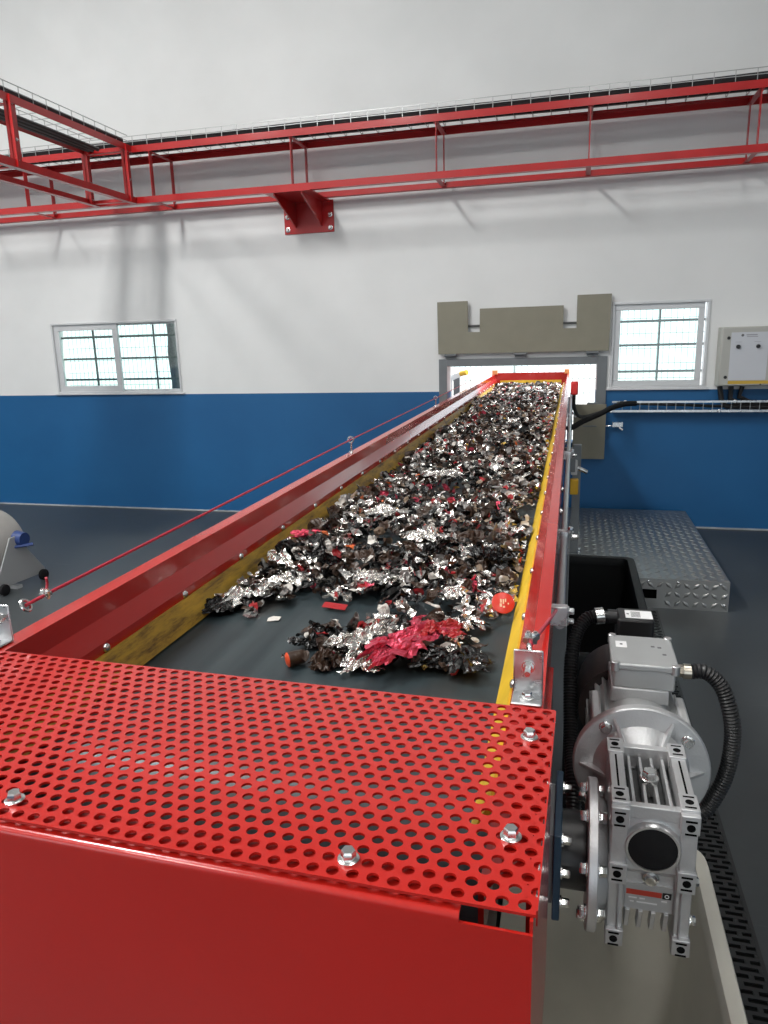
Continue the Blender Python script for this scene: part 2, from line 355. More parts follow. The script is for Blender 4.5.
# belt: loop round the drums
def belt_loop():
    r = .16; top = []; zc_ = -.163-r
    for k in range(13): a = PI/2 + PI*k/12; top.append((YD + r*math.cos(a), zc_ + r*math.sin(a)))
    for k in range(13): a = -PI/2 + PI*k/12; top.append((YB-.12 + r*math.cos(a), zc_ + r*math.sin(a)))
    inn = []
    r2 = r-.008
    for k in range(13): a = PI/2 + PI*k/12; inn.append((YD + r2*math.cos(a), zc_ + r2*math.sin(a)))
    for k in range(13): a = -PI/2 + PI*k/12; inn.append((YB-.12 + r2*math.cos(a), zc_ + r2*math.sin(a)))
    n = len(top); mb = MB(); vs_ = []
    for x in (xc-.385, xc+.385): vs_ += [cv(x, y, z) for y, z in top] + [cv(x, y, z) for y, z in inn]
    fs = []
    for i in range(n):
        j = (i+1) % n
        fs += [(i, j, 2*n+j, 2*n+i), (n+i, 3*n+i, 3*n+j, n+j), (i, n+i, n+j, j), (2*n+i, 2*n+j, 3*n+j, 3*n+i)]
    mb.add(vs_, fs); return mb
belt_loop().build('belt', BELT, con)
for y in (YD, YB-.12): d = MB(); d.cyl(cv(xc-.38, y, -.323), cv(xc+.38, y, -.323), .150, n=36); d.build('drum', STEEL_G, con)
# end plate out of doors and the frame there
MB().box(xc-.44+BX*9, xc+.44+BX*9, YB-.02, YB-.012, Z0+SL*YB-.14, Z0+SL*YB+.015).build('end_plate', RED, con)
MB().box(xc-.36+BX*9, xc+.36+BX*9, YB-.026, YB-.02, Z0+SL*YB-.14, Z0+SL*YB-.075).build('end_skirt', YEL_C, con)
MB().box(-.925, -.15, .535, .80, .93, .935).build('shade_plate', VOID_SHADE, con)  # added black sheet, stands in for the dark below the cover's front holes
for s in (-1, 1): MB().box(xc+s*.42-.03+BX*9, xc+s*.42+.03+BX*9, YB-.10, YB-.03, Z0+SL*YB+.002, Z0+SL*YB+.05).build('end_bracket', mat('orange_bracket', (.75, .32, .12), .5), con)
def leg(x, y, zb, zt):
    l = MB(); l.box(x-.028, x+.028, y-.03, y+.03, zb+.012, zt); o = l.build('support_leg', STEEL_G, con, bevel=.003)
    MB().box(x-.05, x+.05, y-.06, y+.06, zb, zb+.012).build('foot_plate', STEEL_G, o)
    for dy in (-.042, .042): b = MB(); b.hexbolt((x+.034, y+dy, zb+.012), (0,0,1), .011, .014); b.build('foot_bolt', CHROME, o)
for (y, zb) in ((5.28, .2), (2.2, 0), (8.2, -.1)):
    leg(.045 if zb == .2 else xc+.45, y, zb, 1.0 if zb == .2 else Z0-.16); leg(xc-.45, y, zb, Z0-.15)
    MB().box(xc-.42, .017 if zb == .2 else xc+.42, y-.02, y+.02, Z0-.34, Z0-.29).build('cross_member', STEEL_G, con)
# head housing ------------------------------------------------------------------------------------------
sk_ = lambda x, y, z: (x + .02*(y-.88), y - .02*(x+.012), z)
HX0, HX1 = -.945, -.0105
hb = MB()
prof = [(.565,1.2700), (.5235,1.2700), (.5205,1.2690), (.5187,1.2670), (.518,1.264), (.518,1.262), (.521,1.262), (.521,1.2635), (.5225,1.2665), (.524,1.267), (.565,1.267)]
hb.box(HX0, HX1, .518, .521, .70, 1.262)
hb.map(sk_).build('front_panel', RED, con)
hb = MB(); hb.prism(prof, lambda a, b, h: (h, a, b), HX0, -.073); hb.map(sk_).build('front_fold', RED, con)
for x0, x1, f0, f1 in ((HX1-.003, HX1, HX1-.034, HX1-.003), (HX0, HX0+.003, HX0+.003, HX0+.034)):
    sp = MB(); sp.box(x0, x1, .521, .872, .86, 1.274); sp.box(f0, f1, .57, .87, 1.267, 1.270); sp.map(sk_).build('side_panel', RED, con)
    sp = MB(); sp.box(x0, x1, .521, .80, .70, .858); sp.map(sk_).build('lower_side_panel', RED, con)
# perforated cover
def perforated(x0, x1, y0, y1, zt, th, pitch, r):
    ph = pitch*.866; nr = int((y1-y0)/ph); my = ((y1-y0)-nr*ph)/2; nc = int((x1-x0)/pitch); mb = MB()
    ca = math.atan2(ph/2, pitch/2); base = [0, ca/2, ca, (ca+PI/2)/2]; ang = base + [PI/2] + [PI-a for a in base[:0:-1]]
    ang = ang + [a+PI for a in ang if True]; ang = sorted({round(a % (2*PI), 6) for a in ang})
    def edge(a):
        c, s_ = math.cos(a), math.sin(a); k = min((pitch/2)/abs(c) if abs(c) > 1e-6 else 1e9, (ph/2)/abs(s_) if abs(s_) > 1e-6 else 1e9); return k*c, k*s_
    xr = x1
    for j in range(nr):
        cy = y0 + my + (j+.5)*ph; off = 0 if j % 2 == 0 else pitch/2
        xa = xr - nc*pitch
        for i in range(nc):
            cx = xr - off - (i+.5)*pitch
            if cx - pitch/2 < xa - 1e-6: continue
            n = len(ang); vs_ = []
            for z in (zt, zt-th):
                vs_ += [(cx + r*math.cos(a), cy + r*math.sin(a), z) for a in ang]
                vs_ += [(cx+edge(a)[0], cy+edge(a)[1], z) for a in ang]
            fs = []
            for k in range(n):
                q = (k+1) % n
                fs += [(k, n+k, n+q, q), (2*n+k, 2*n+q, 3*n+q, 3*n+k), (k, q, 2*n+q, 2*n+k)]
            mb.add(vs_, fs)
        if off:                                                  # half holes at the right edge, plain half cell at the left
            hs = [-PI/2 + PI*k/8 for k in range(9)]
            cx = xr; vs_ = []; arc = [(cx - r*math.cos(a), cy + r*math.sin(a)) for a in hs]
            out = [(cx, cy-ph/2)] + [(cx-pitch/2, cy-ph/2)]*1
            for z in (zt, zt-th):
                vs_ += [(x, y, z) for x, y in arc]
                vs_ += [(cx - min(pitch/2, (ph/2)*abs(math.cos(a)/(math.sin(a) if abs(math.sin(a)) > 1e-6 else 1e-6))) , cy + (ph/2 if abs(math.sin(a))*pitch >= abs(math.cos(a))*ph else abs(math.tan(a))*pitch/2)*(1 if a > 0 else -1 if a < 0 else 0), z) for a in hs]
            fs = []
            for k in range(8): fs += [(k, 9+k, 9+k+1, k+1), (18+k, 18+k+1, 27+k+1, 27+k), (k, k+1, 18+k+1, 18+k)]
            mb.add(vs_, fs)
            mb.box(xa, xa+pitch/2, cy-ph/2, cy+ph/2, zt-th, zt)
    if my > 1e-5:
        mb.box(xr-nc*pitch, xr, y0, y0+my, zt-th, zt); mb.box(xr-nc*pitch, xr, y1-my, y1, zt-th, zt)
    mb.box(x0, xr-nc*pitch, y0, y1, zt-th, zt)
    return mb
cover = perforated(-.945, -.0088, .525, .880, 1.2775, .003, .0194, .0060)
cover.box(-.0088, -.0073, .53, .878, 1.262, 1.2775)
cover_o = cover.map(sk_).build('perforated_cover', RED, con, smooth=False)
for (x, y) in ((-.563, .564), (-.183, .555), (-.039, .619), (-.036, .805), (-.90, .62), (-.90, .80)):
    b = MB(); b.hexbolt(sk_(x, y-.02*(-x), 1.2775), (0,0,1), .0075, .009, 1.4); b.build('cover_bolt', CHROME, cover_o)
# cord brackets, eyes, cord, conduit, switch ----------------------------------------------------------------
def cord_bracket(x0, x1, y):
    z = Z0+SL*y+.001; mb = MB(); mb.box(x0, x1, y, y+.0035, z, z+.064); mb.box(x0, x1, y-.036, y, z, z+.0035); o = mb.build('cord_bracket', GALV, con, bevel=.0025)
    xm = (x0+x1)/2
    b = MB(); b.lathe((xm, y, z+.04), (0,-1,0), [(0, .0095), (.0015, .0095)], 16); b.lathe((xm, y-.0015, z+.04), (0,-1,0), [(0, .0072), (.006, .0072)], 6); b.cyl((xm, y, z+.04), (xm, y-.024, z+.04), .004, n=10); b.build('stud', CHROME, o)
    b = MB(); b.hexbolt((xm, y-.018, z+.0035), (0,0,1), .007, .007); b.build('nut', CHROME, o)
    return (xm, y, z+.04)
br = cord_bracket(-.0665, -.0265, .925); bl = cord_bracket(-.940, -.900, .94)
def ring(c, ax, Rr, r, n=20, m=6):
    c = Vector(c); ax = Vector(ax).normalized(); t_ = Vector((0,0,1)) if abs(ax.z) < .9 else Vector((1,0,0)); u = ax.cross(t_).normalized(); w = u.cross(ax); mb = MB(); vs_ = []; fs = []
    for i in range(n):
        a = 2*PI*i/n; d = u*math.cos(a) + w*math.sin(a)
        for k in range(m): b = 2*PI*k/m; vs_.append(c + d*(Rr + r*math.cos(b)) + ax*(r*math.sin(b)))
    for i in range(n):
        for k in range(m): fs.append((i*m+k, ((i+1) % n)*m+k, ((i+1) % n)*m+(k+1) % m, i*m+(k+1) % m))
    mb.add(vs_, fs); return mb
zc = lambda y: Z0 + SL*y + .06
ring((-.905, .985, zc(.985)-.012), (.8, .1, .5), .0105, .003).build('eye_ring', CHROME, con)
def clamp(x, y, z):
    mb = MB(); mb.obox((x, y, z), (0,1,0), (1,0,0), (0,0,1), .009, .007, .004)
    for d in (-.005, .005): mb.cyl((x+d, y, z-.008), (x+d, y, z+.011), .003, n=8)
    mb.hexbolt((x-.005, y, z+.004), (0,0,1), .005, .005, 0); mb.hexbolt((x+.005, y, z+.004), (0,0,1), .005, .005, 0); return mb
clamp(-.905, 1.035, zc(1.035)-.01).build('cord_clamp', CHROME, con)
MB().tube(smooth_path([(-.905, 1.035, zc(1.03)-.008), (-.907, 1.045, zc(1)+.006), (-.903, 1.04, zc(1)+.02)]), .0025, 6).build('cord_tail', CORD, con)
MB().tube([(-.905, .985, zc(.985)-.012), (-.905, 1.05, zc(1.05)-.010), (-.907, 2.93, zc(2.93)), (-.912, 4.95, zc(4.95)), (-.92, 6.8, zc(6.8))], .0032, 8).build('pull_cord', CORD, con)
for y in (2.93, 4.95):
    e = MB(); p = cv(-.902, y, 0); e.cyl(p, (p[0], p[1], p[2]+.046), .0042, n=8); e.hexbolt(p, (0,0,1), .009, .009); o = e.build('eye_bolt', CHROME, con)
    ring((p[0], p[1], p[2]+.06), (0,1,0), .012, .0038).build('eye_ring', CHROME, o)
    e = MB(); e.lathe(cv(-.902, y-.06, 0), (0,0,1), [(0,.008), (.004,.008), (.006,.004)], 10); e.build('rail_screw', CHROME, con)
# right hand cord: short piece from the bracket across to the clip on the conduit
clamp(-.046, .985, 1.330).map(lambda x, y, z: (x+.5*(y-.985), y, z)).build('cord_clamp', CHROME, con)
ring((-.047, .950, 1.325), (1,.2,0), .010, .0028).build('eye_ring', CHROME, con)
MB().tube(smooth_path([(-.047, .957, 1.322), (-.045, .985, 1.325), (-.035, 1.08, 1.305), (-.017, 1.33, 1.243)]), .0032, 8).build('pull_cord', CORD, con)
cl = MB(); cl.box(-.03, .004, 1.33, 1.35, 1.212, 1.250); cl.hexbolt((.004, 1.34, 1.24), (1,0,0), .007, .010); cl.hexbolt((.004, 1.34, 1.22), (1,0,0), .006, .010); cl.build('cord_clip', GALV, con, bevel=.003)
MB().tube([(-.010, 1.36, 1.203), (-.010, 3.9, 1.22), (-.016, 6.9, 1.24)], .0095, 12).build('conduit', TUBE, con)
for y in (2.0, 3.4, 5.0):
    c = MB(); zz = 1.203 + (y-1.25)*.0066; c.box(-.03, .0, y-.012, y+.012, zz-.018, zz+.018)
    c.hexbolt((.004, y-.008, zz+.016), (.3,0,1), .008, .012); c.hexbolt((.008, y+.006, zz-.002), (1,0,0), .007, .016); c.build('conduit_clip', GALV, con)
for y in (1.6, 2.6, 3.0, 3.8, 4.4):
    c = MB(); c.hexbolt((xc+.45+BX*y, y, Z0-.13), (1,0,0), .009, .012); c.build('frame_bolt', CHROME, con)
g = MB(); g.box(-.03, .03, 4.55, 4.72, .93, 1.02); g.build('junction_bracket', STEEL_G, con, bevel=.004)
g = MB(); g.box(.004, .046, 4.86, 4.92, .855, .95); o = g.build('limit_switch', mat('switch_grey', (.5, .5, .5), .5), con, bevel=.006)
g = MB(); g.box(.002, .055, 4.85, 4.92, .725, .825); o = g.build('switch_cap', mat('switch_yellow', (.75, .42, .02), .45), con, bevel=.006)
g = MB(); g.cyl((.046, 4.89, .90), (.11, 4.89, .872), .014, n=10); g.build('switch_lever', GALV, con)
g = MB(); g.box(-.018, .045, 6.56, 6.66, 1.25, 1.365); o = g.build('stop_switch', mat('switch_red', (.72, .03, .03), .4), con, bevel=.012)
g = MB(); g.cyl((.012, 6.61, 1.225), (.012, 6.61, 1.25), .016, n=12); g.build('cable_gland', BLACK, o)
# outdoor bracket with proximity sensor
t = thing('sensor_post', (-1.24, 7.55, -.1), 'white sensor post with yellow sensor head seen through the wall opening', 'post')
MB().box(-1.271, -1.22, 7.53, 7.58, -.1, 1.47).build('post', mat('white_post', (.8, .8, .8), .5), t)
MB().box(-1.213, -1.15, 7.60, 7.64, -.1, 1.36).build('back_post', STEEL_G, t)
MB().bar((-1.222, 7.54, 1.36), (-1.10, 7.54, 1.41), .04, .05).build('arm', MATS['white_post'], t)
MB().cyl((-1.12, 7.5, 1.405), (-1.05, 7.46, 1.42), .026, n=12).build('sensor_head', MATS['switch_yellow'], t)
# cables from the conveyor to the wall tray
ha = MB(); ha.tube(smooth_path([(.012, 6.60, 1.225), (.016, 6.60, 1.14), (.05, 6.61, 1.07), (.11, 6.62, 1.056), (.24, 6.66, 1.09), (.34, 6.75, 1.125), (.44, 6.83, 1.142), (.55, 6.87, 1.145)]), .016, 8)
solo(ha, 'switch_cable', BLACK, 'black cable looping from the red stop switch to the wall tray', 'cable')
ha = MB(); ha.tube(smooth_path([(-.03, 6.4, .98), (.02, 6.45, .99), (.10, 6.52, 1.03), (.24, 6.60, 1.085), (.34, 6.70, 1.127), (.45, 6.80, 1.15), (.55, 6.84, 1.152)]), .024, 10)
solo(ha, 'cable_hose', BLACKR, 'thick black cable hose rising from the conveyor frame into the wall tray', 'hose')

# ------------------------------------------------------------------ gearmotor
GX, GZ = .138, 1.0
gm = thing('gearmotor', (GX, 1.1, .817), 'silver worm gearmotor bolted to the right side of the conveyor head', 'motor')
def gear_housing():
    mb = MB(); cm = MB()
    # core between the cheeks
    core = [(1.008,1.058), (1.008,.952), (1.03,.925), (1.04,.895), (1.17,.85), (1.18,1.0), (1.18,1.045)]
    core = [(1.008,1.05), (1.008,.955), (1.022,.940), (1.022,.872), (1.17,.85), (1.18,1.0), (1.18,1.02), (1.165,1.025), (1.02,1.025), (1.02,1.05)]
    mb.prism(core[::-1], lambda a, b, h: (h, a, b), .098, .179)
    # cheeks
    for s in (-1, 1):
        x0, x1 = (.078, .101) if s < 0 else (.176, .199)
        ck = [(1.004,1.060), (1.009,1.068), (1.185,1.068), (1.19,1.06), (1.19,.845), (1.17,.817), (1.012,.817), (1.008,.82), (1.008,.93), (1.0,.934), (1.0,1.058)]
        mb.prism(ck[::-1], lambda a, b, h: (h, a, b), x0, x1)
        for (z0, z1) in ((1.035,1.062), (.966,.934), (.842,.817)):      # front pads
            mb.box(x0-.002, x1+.002, .996 if z1 > .9 else 1.001, 1.02, min(z0,z1), max(z0,z1)+.004)
        for (y0, y1) in ((1.004,1.045), (1.145,1.188)): mb.box(x0-.002, x1+.002, y0, y1, 1.05, 1.0715)
        # web line
        xm = (x0+x1)/2; mb.box(xm-.0015 - s*.004, xm+.0015 - s*.004, 1.003, 1.02, .842, .934)
    mb.box(.098, .179, 1.006, 1.018, 1.045, 1.066); mb.box(.098, .179, 1.170, 1.184, 1.03, 1.066)
    return mb
gear_housing().build('gear_housing', CAST, gm, bevel=.0022)
for x in (.089, .188):
    for z in (1.047, .952, .830):
        h = MB(); y = .9955 if z > .9 else 1.0005
        h.lathe((x, y+.0002, z), (0,-1,0), [(0, .0062), (.0004, .0062)], 14); h.build('bolt_hole', VOID_SHADE, gm)
        h = MB(); 
        for d in (-.0105, .0105): h.box(x-.008, x+.008, y-.0004, y+.001, z+d-.0014, z+d+.0014)
        h.build('pad_slot', VOID_SHADE, gm)
    for yy in (1.024, 1.167):
        h = MB(); h.lathe((x, yy, 1.0715), (0,0,1), [(0, .0062), (.0004, .0062)], 14); h.build('bolt_hole', VOID_SHADE, gm)
        h = MB()
        for d in (-.013, .013): h.box(x-.008, x+.008, yy+d-.0016, yy+d+.0016, 1.0711, 1.0719)
        h.build('pad_slot', VOID_SHADE, gm)
    h = MB(); h.box(x-.0015, x+.0015, 1.05, 1.14, 1.0676, 1.0684); h.build('groove', VOID_SHADE, gm)
for i in range(4):
    x = .112 + .018*i; MB().box(x-.0025, x+.0025, 1.02, 1.17, 1.02, 1.05).build('cooling_fin', CAST, gm, bevel=.001)
MB().box(.103, .174, 1.021, 1.168, 1.0245, 1.0262).build('pocket_floor', mat('pocket_dark', (.10, .10, .10), .6, .6), gm)
b = MB(); b.cyl((.139, 1.10, 1.03), (.139, 1.10, 1.055), .013, n=18); b.hexbolt((.139, 1.10, 1.055), (0,0,1), .0115, .012, 1.3); b.build('breather_plug', CHROME, gm)
b = MB(); b.lathe((GX, 1.01, GZ), (0,-1,0), [(0, .042), (.009, .041), (.012, .039), (.012, .0355), (.006, .0355)], 40, cap=False); b.build('bearing_boss', CAST_L, gm)
b = MB(); b.lathe((GX, 1.004, GZ), (0,-1,0), [(0, .0354), (.004, .0354), (.0055, .033)], 40); b.build('end_cap', BLACKR, gm)
b = MB(); b.lathe((.140, 1.018, .937), (0,-1,-.15), [(0, .0125), (.003, .0125), (.004, .0095), (.009, .0085), (.010, .004)], 18); b.build('fill_plug', CHROME, gm)
b = MB(); b.box(.104, .173, 1.019, 1.0225, .876, .922); pl = b.build('name_plate', MOTOR_G, gm)
MB().box(.106, .158, 1.0183, 1.019, .902, .911).build('red_band', mat('band_red', (.42, .04, .02), .5), pl)
b = MB(); b.box(.159, .172, 1.0183, 1.019, .901, .912); b.build('mark_patch', BLACK, pl)
ring((.1655, 1.018, .9065), (0,1,0), .0028, .0007, 14, 4).build('mark_ring', TEXTW, pl)
b = MB()
for (x, z, w) in ((.110,.895,.012), (.126,.895,.008), (.158,.895,.008), (.112,.888,.006), (.122,.888,.03)): b.box(x, x+w, 1.0184, 1.019, z, z+.0022)
b.build('plate_lettering', TEXTW, pl)
for i in range(4):
    x = .109 + .019*i; f = MB(); f.prism([(1.014,.876), (1.03,.876), (1.05,.832), (1.03,.832)], lambda a, b_, h: (h, a, b_), x-.0035, x+.0035); f.build('cooling_fin', CAST, gm, bevel=.001)
for (y, z) in ((1.02,.94), (1.06,.925), (1.02,.87)):
    b = MB(); b.hexbolt((.199, y, z), (1,0,0), .007, .008); b.build('side_bolt', CHROME, gm)
# output flange
OC = (1.09, .913)
b = MB(); b.lathe((.046, OC[0], OC[1]), (1,0,0), [(0, .116), (.002, .118), (.014, .118), (.016, .116)], 48); fl = b.build('output_flange', CAST, gm)
b = MB(); b.lathe((.062, OC[0], OC[1]), (1,0,0), [(0, .09), (.012, .085), (.018, .078)], 36); b.build('flange_hub', CAST, gm)
for k in range(8):
    a = R(22.5+45*k); y = OC[0]+.10*math.cos(a); z = OC[1]+.10*math.sin(a)
    b = MB(); b.hexbolt((.062, y, z), (1,0,0), .0085, .010, 1.25); b.hexbolt((.046, y, z), (-1,0,0), .0085, .010, 1.25); b.build('flange_bolt', CHROME, fl)
b = MB(); b.lathe((.004, OC[0], OC[1]), (1,0,0), [(0, .062), (.042, .062)], 24); b.build('bearing_housing', BLACK, gm)
b = MB(); b.box(-.006, .006, 1.0, 1.18, .845, 1.0); b.build('mounting_plate', BLUEB, gm, bevel=.002)
for (y, z) in ((1.02,.865), (1.02,.92), (1.02,.98), (1.16,.98), (1.16,.865)):
    b = MB(); b.hexbolt((.006, y, z), (1,0,0), .007, .012); b.build('mounting_bolt', CHROME, gm)
# motor flange, cone and ribs
MY = 1.215
b = MB(); b.lathe((GX, MY, GZ), (0,1,0), [(-.036, .060), (-.012, .072), (-.004, .080), (0, .082), (.0005, .114), (.003, .1165), (.016, .1165), (.018, .114)], 56, cap=True); mf = b.build('motor_flange', CAST, gm)
for k in range(6):
    a = R(62 + 56*k) if k < 2 else R(62+60*k); c, s_ = math.cos(a), math.sin(a)
    r = MB(); r.prism([(.06, -.034), (.06, .001), (.106, .001)], lambda q, h_, w, c=c, s_=s_: (GX + q*c - w*s_, MY + h_, GZ + q*s_ + w*c), -.0025, .0025); r.build('flange_rib', CAST, mf)
for k in range(4):
    a = R(40+90*k); b = MB(); b.hexbolt((GX+.097*math.cos(a), MY, GZ+.097*math.sin(a)), (0,-1,0), .0088, .009, 1.3); b.build('flange_bolt', CHROME, mf)
b = MB(); b.lathe((GX, MY+.018, GZ), (0,1,0), [(0, .082), (.20, .082)], 40)
mo = b.build('motor_body', MOTOR_G, gm)
for k in range(28):
    a = 2*PI*k/28 + .05
    if R(52) < a < R(128): continue
    f = MB(); c, s_ = math.cos(a), math.sin(a)
    f.prism([(.080, 0), (.092, 0), (.092, .19), (.080, .19)], lambda q, h_, w, c=c, s_=s_: (GX + q*c - w*s_, MY+.02+h_, GZ + q*s_ + w*c), -.0018, .0018); f.build('motor_fin', MOTOR_G, mo)
for dx in (-.085, .068):
    f = MB(); f.box(GX+dx, GX+dx+.017, MY+.03, MY+.14, GZ+.03, GZ+.075); f.build('mounting_lug', CAST, mo, bevel=.004)
b = MB(); b.lathe((GX-.012, MY+.21, GZ), (0,1,0), [(0, .094), (.10, .096), (.135, .092), (.15, .07)], 40); b.build('fan_cowl', BROWN_D, gm)
b = MB(); b.box(GX-.05, GX+.055, 1.322, 1.44, GZ+.07, GZ+.10); b.build('box_seat', CAST, gm, bevel=.003)
b = MB(); b.box(.092, .203, 1.325, 1.452, 1.098, 1.138); tb = b.build('terminal_box', MOTOR_G, gm, bevel=.004)
b = MB(); b.box(.0875, .2075, 1.318, 1.458, 1.138, 1.151); b.build('box_lid', MOTOR_G, tb, bevel=.0035)
for (x, y) in ((.094,1.322), (.201,1.322), (.094,1.453), (.201,1.453)):
    b = MB(); b.lathe((x, y, 1.136), (0,0,1), [(0, .0078), (.0165, .0078), (.0175, .0068)], 16); s2 = b.build('lid_screw', CAST_L, tb)
b = MB(); b.box(.099, .120, 1.395, 1.425, 1.151, 1.1514); st = b.build('sticker', WHITE_P, tb)
b = MB(); b.box(.107, .112, 1.407, 1.413, 1.1514, 1.1516); b.build('sticker_mark', TEXTG, st)
b = MB()
for (x, y) in ((.165,1.405), (.177,1.402), (.183,1.37)): b.box(x, x+.007, y, y+.006, 1.1511, 1.1514)
b.build('lid_marks', TEXTG, tb)
g = MB(); g.cyl((.205, 1.375, 1.120), (.222, 1.375, 1.120), .012, n=6); g.cyl((.222, 1.375, 1.120), (.236, 1.375, 1.120), .0145, n=16); g.build('cable_gland', BRASS, tb)
b = MB(); b.box(.112, .19, 1.575, 1.65, 1.075, 1.14); bb = b.build('brake_box', BLACK, gm, bevel=.006)
b = MB(); b.box(.130, .187, 1.585, 1.632, 1.140, 1.1405); lb = b.build('type_label', WHITE_P, bb)
b = MB()
for i in range(5): b.box(.142, .162, 1.592+.007*i, 1.595+.007*i, 1.1405, 1.1408)
b.box(.133, .138, 1.606, 1.612, 1.1405, 1.1408); b.build('label_lettering', TEXTG, lb)
b = MB(); b.cyl((.112, 1.60, 1.135), (.092, 1.60, 1.135), .016, n=12); b.cyl((.092, 1.60, 1.135), (.080, 1.60, 1.135), .012, n=12); b.build('cable_gland', BLACK, bb)
b = MB(); b.cyl((.083, 1.597, 1.137), (.066, 1.594, 1.135), .019, n=16); b.build('hose_clamp', CHROME, bb)
def corrugated(pts, r, name, label, m):
    P = smooth_path(pts, 40); L_ = [0]
    for i in range(1, len(P)): L_.append(L_[-1] + (P[i]-P[i-1]).length)
    step = .0032; n = int(L_[-1]/step); out = []; rr = []; j = 0
    for i in range(n+1):
        d = i*step
        while j < len(L_)-2 and L_[j+1] < d: j += 1
        q = (d-L_[j])/max(1e-9, L_[j+1]-L_[j]); out.append(P[j].lerp(P[j+1], min(1, q))); rr.append(r*(1.0 if i % 2 else .84))
    mb = MB(); mb.tube(out, rr, 14); return solo(mb, name, m, label, 'hose')
corrugated([(.236, 1.375, 1.120), (.262, 1.374, 1.122), (.290, 1.37, 1.098), (.308, 1.36, 1.05), (.316, 1.36, 1.0), (.312, 1.36, .93), (.295, 1.36, .87), (.268, 1.365, .82), (.20, 1.38, .78), (.06, 1.40, .78)], .0155, 'corrugated_hose', 'black corrugated hose arching from the silver terminal box', BLACK)
corrugated([(.066, 1.594, 1.135), (.045, 1.585, 1.13), (.026, 1.56, 1.105), (.016, 1.52, 1.06), (.016, 1.47, 1.0), (.020, 1.40, .93), (.026, 1.32, .88), (.03, 1.28, .80)], .0155, 'corrugated_hose', 'black corrugated hose curving down left from the black motor box', BLACK)

# ------------------------------------------------------------------ tubs, platform, grate, fan
def tub(name, x0, x1, y0, y1, z0, z1, th, taper, m, label, rim=.03, rad=.06):
    def rr(inset, z, n=6):
        a0, a1, c0, c1 = x0+inset, x1-inset, y0+inset, y1-inset; out = []; r = max(.01, rad-inset*.3)
        for cx, cy, st in ((a1-r, c1-r, 0), (a0+r, c1-r, PI/2), (a0+r, c0+r, PI), (a1-r, c0+r, 1.5*PI)):
            for k in range(n+1): a = st + PI/2*k/n; out.append((cx+r*math.cos(a), cy+r*math.sin(a), z))
        return out
    t = thing(name, ((x0+x1)/2, (y0+y1)/2, z0), label, 'bin')
    rings = [rr(taper+rim, z0), rr(rim, z1-.07), rr(rim, z1-.03)]; ins = [rr(rim+th, z1-.03), rr(rim+th, z1-.07), rr(taper+rim+th, z0+.02)]
    seq = rings + ins; n = len(seq[0]); mb = MB(); vs_ = [v for q in seq for v in q]; fs = []
    for j in range(len(seq)-1):
        for k in range(n): fs.append((j*n+k, j*n+(k+1) % n, (j+1)*n+(k+1) % n, (j+1)*n+k))
    fs.append(tuple(range(n-1, -1, -1))); fs.append(tuple((len(seq)-1)*n+k for k in range(n))); mb.add(vs_, fs); mb.build('bin_body', m, t)
    seq = [rr(rim-.001, z1-.045), rr(.004, z1-.045), rr(0, z1-.02), rr(.006, z1-.004), rr(.016, z1), rr(rim+th-.004, z1-.004), rr(rim+th+.002, z1-.02), rr(rim+th+.002, z1-.045)]
    mb = MB(); vs_ = [v for q in seq for v in q]; fs = []
    for j in range(len(seq)):
        for k in range(n): a = j; b = (j+1) % len(seq); fs.append((a*n+k, a*n+(k+1) % n, b*n+(k+1) % n, b*n+k))
    mb.add(vs_, fs); mb.build('bin_rim', m, t)
    return t
tub('collection_bin', -.62, .325, .35, 1.56, .0, .62, .006, .05, CREAM, 'cream plastic collection bin under the gearmotor')
tub('waste_bin', -.55, .318, 2.35, 3.56, .0, .70, .006, .06, BINB, 'deep black plastic bin beneath the conveyor', rim=.035, rad=.04)
# platform
def tread_material():
    return mat('tread_plate_aluminium', (.46, .455, .44), .36, .95)
TREAD = tread_material()
pf = thing('step_platform', (.2, 5.76, 0), 'aluminium tread plate step platform against the blue wall', 'platform')
PX0, PX1, PY0, PY1, PZ = -1.05, 1.01, 4.765, 6.76, .2
MB().box(PX0, PX1, PY0, PY1, PZ-.004, PZ).build('top_plate', TREAD, pf)
fp = MB(); fp.box(PX0, .485, PY0, PY0+.004, 0, PZ-.004); fp.box(.575, PX1, PY0, PY0+.004, 0, PZ-.004); fp.box(.485, .575, PY0, PY0+.004, 0, .062); fp.box(.485, .575, PY0, PY0+.004, .125, PZ-.004)
fp.build('front_plate', TREAD, pf)
MB().box(PX1-.004, PX1, PY0+.004, PY1, 0, PZ-.004).build('side_plate', TREAD, pf); MB().box(PX0, PX0+.004, PY0+.004, PY1, 0, PZ-.004).build('side_plate', TREAD, pf)
MB().box(.47, .59, PY0+.05, PY0+.054, .04, .15).build('slot_back', VOID_SHADE, pf)
for (x, z) in ((.52, .18), (.70, .18), (.955, .18), (.985, .10), (.985, .04)):
    b = MB(); b.lathe((x, PY0, z), (0,-1,0), [(0, .011), (.003, .01), (.006, .005)], 12); b.build('rivet', CHROME, pf)
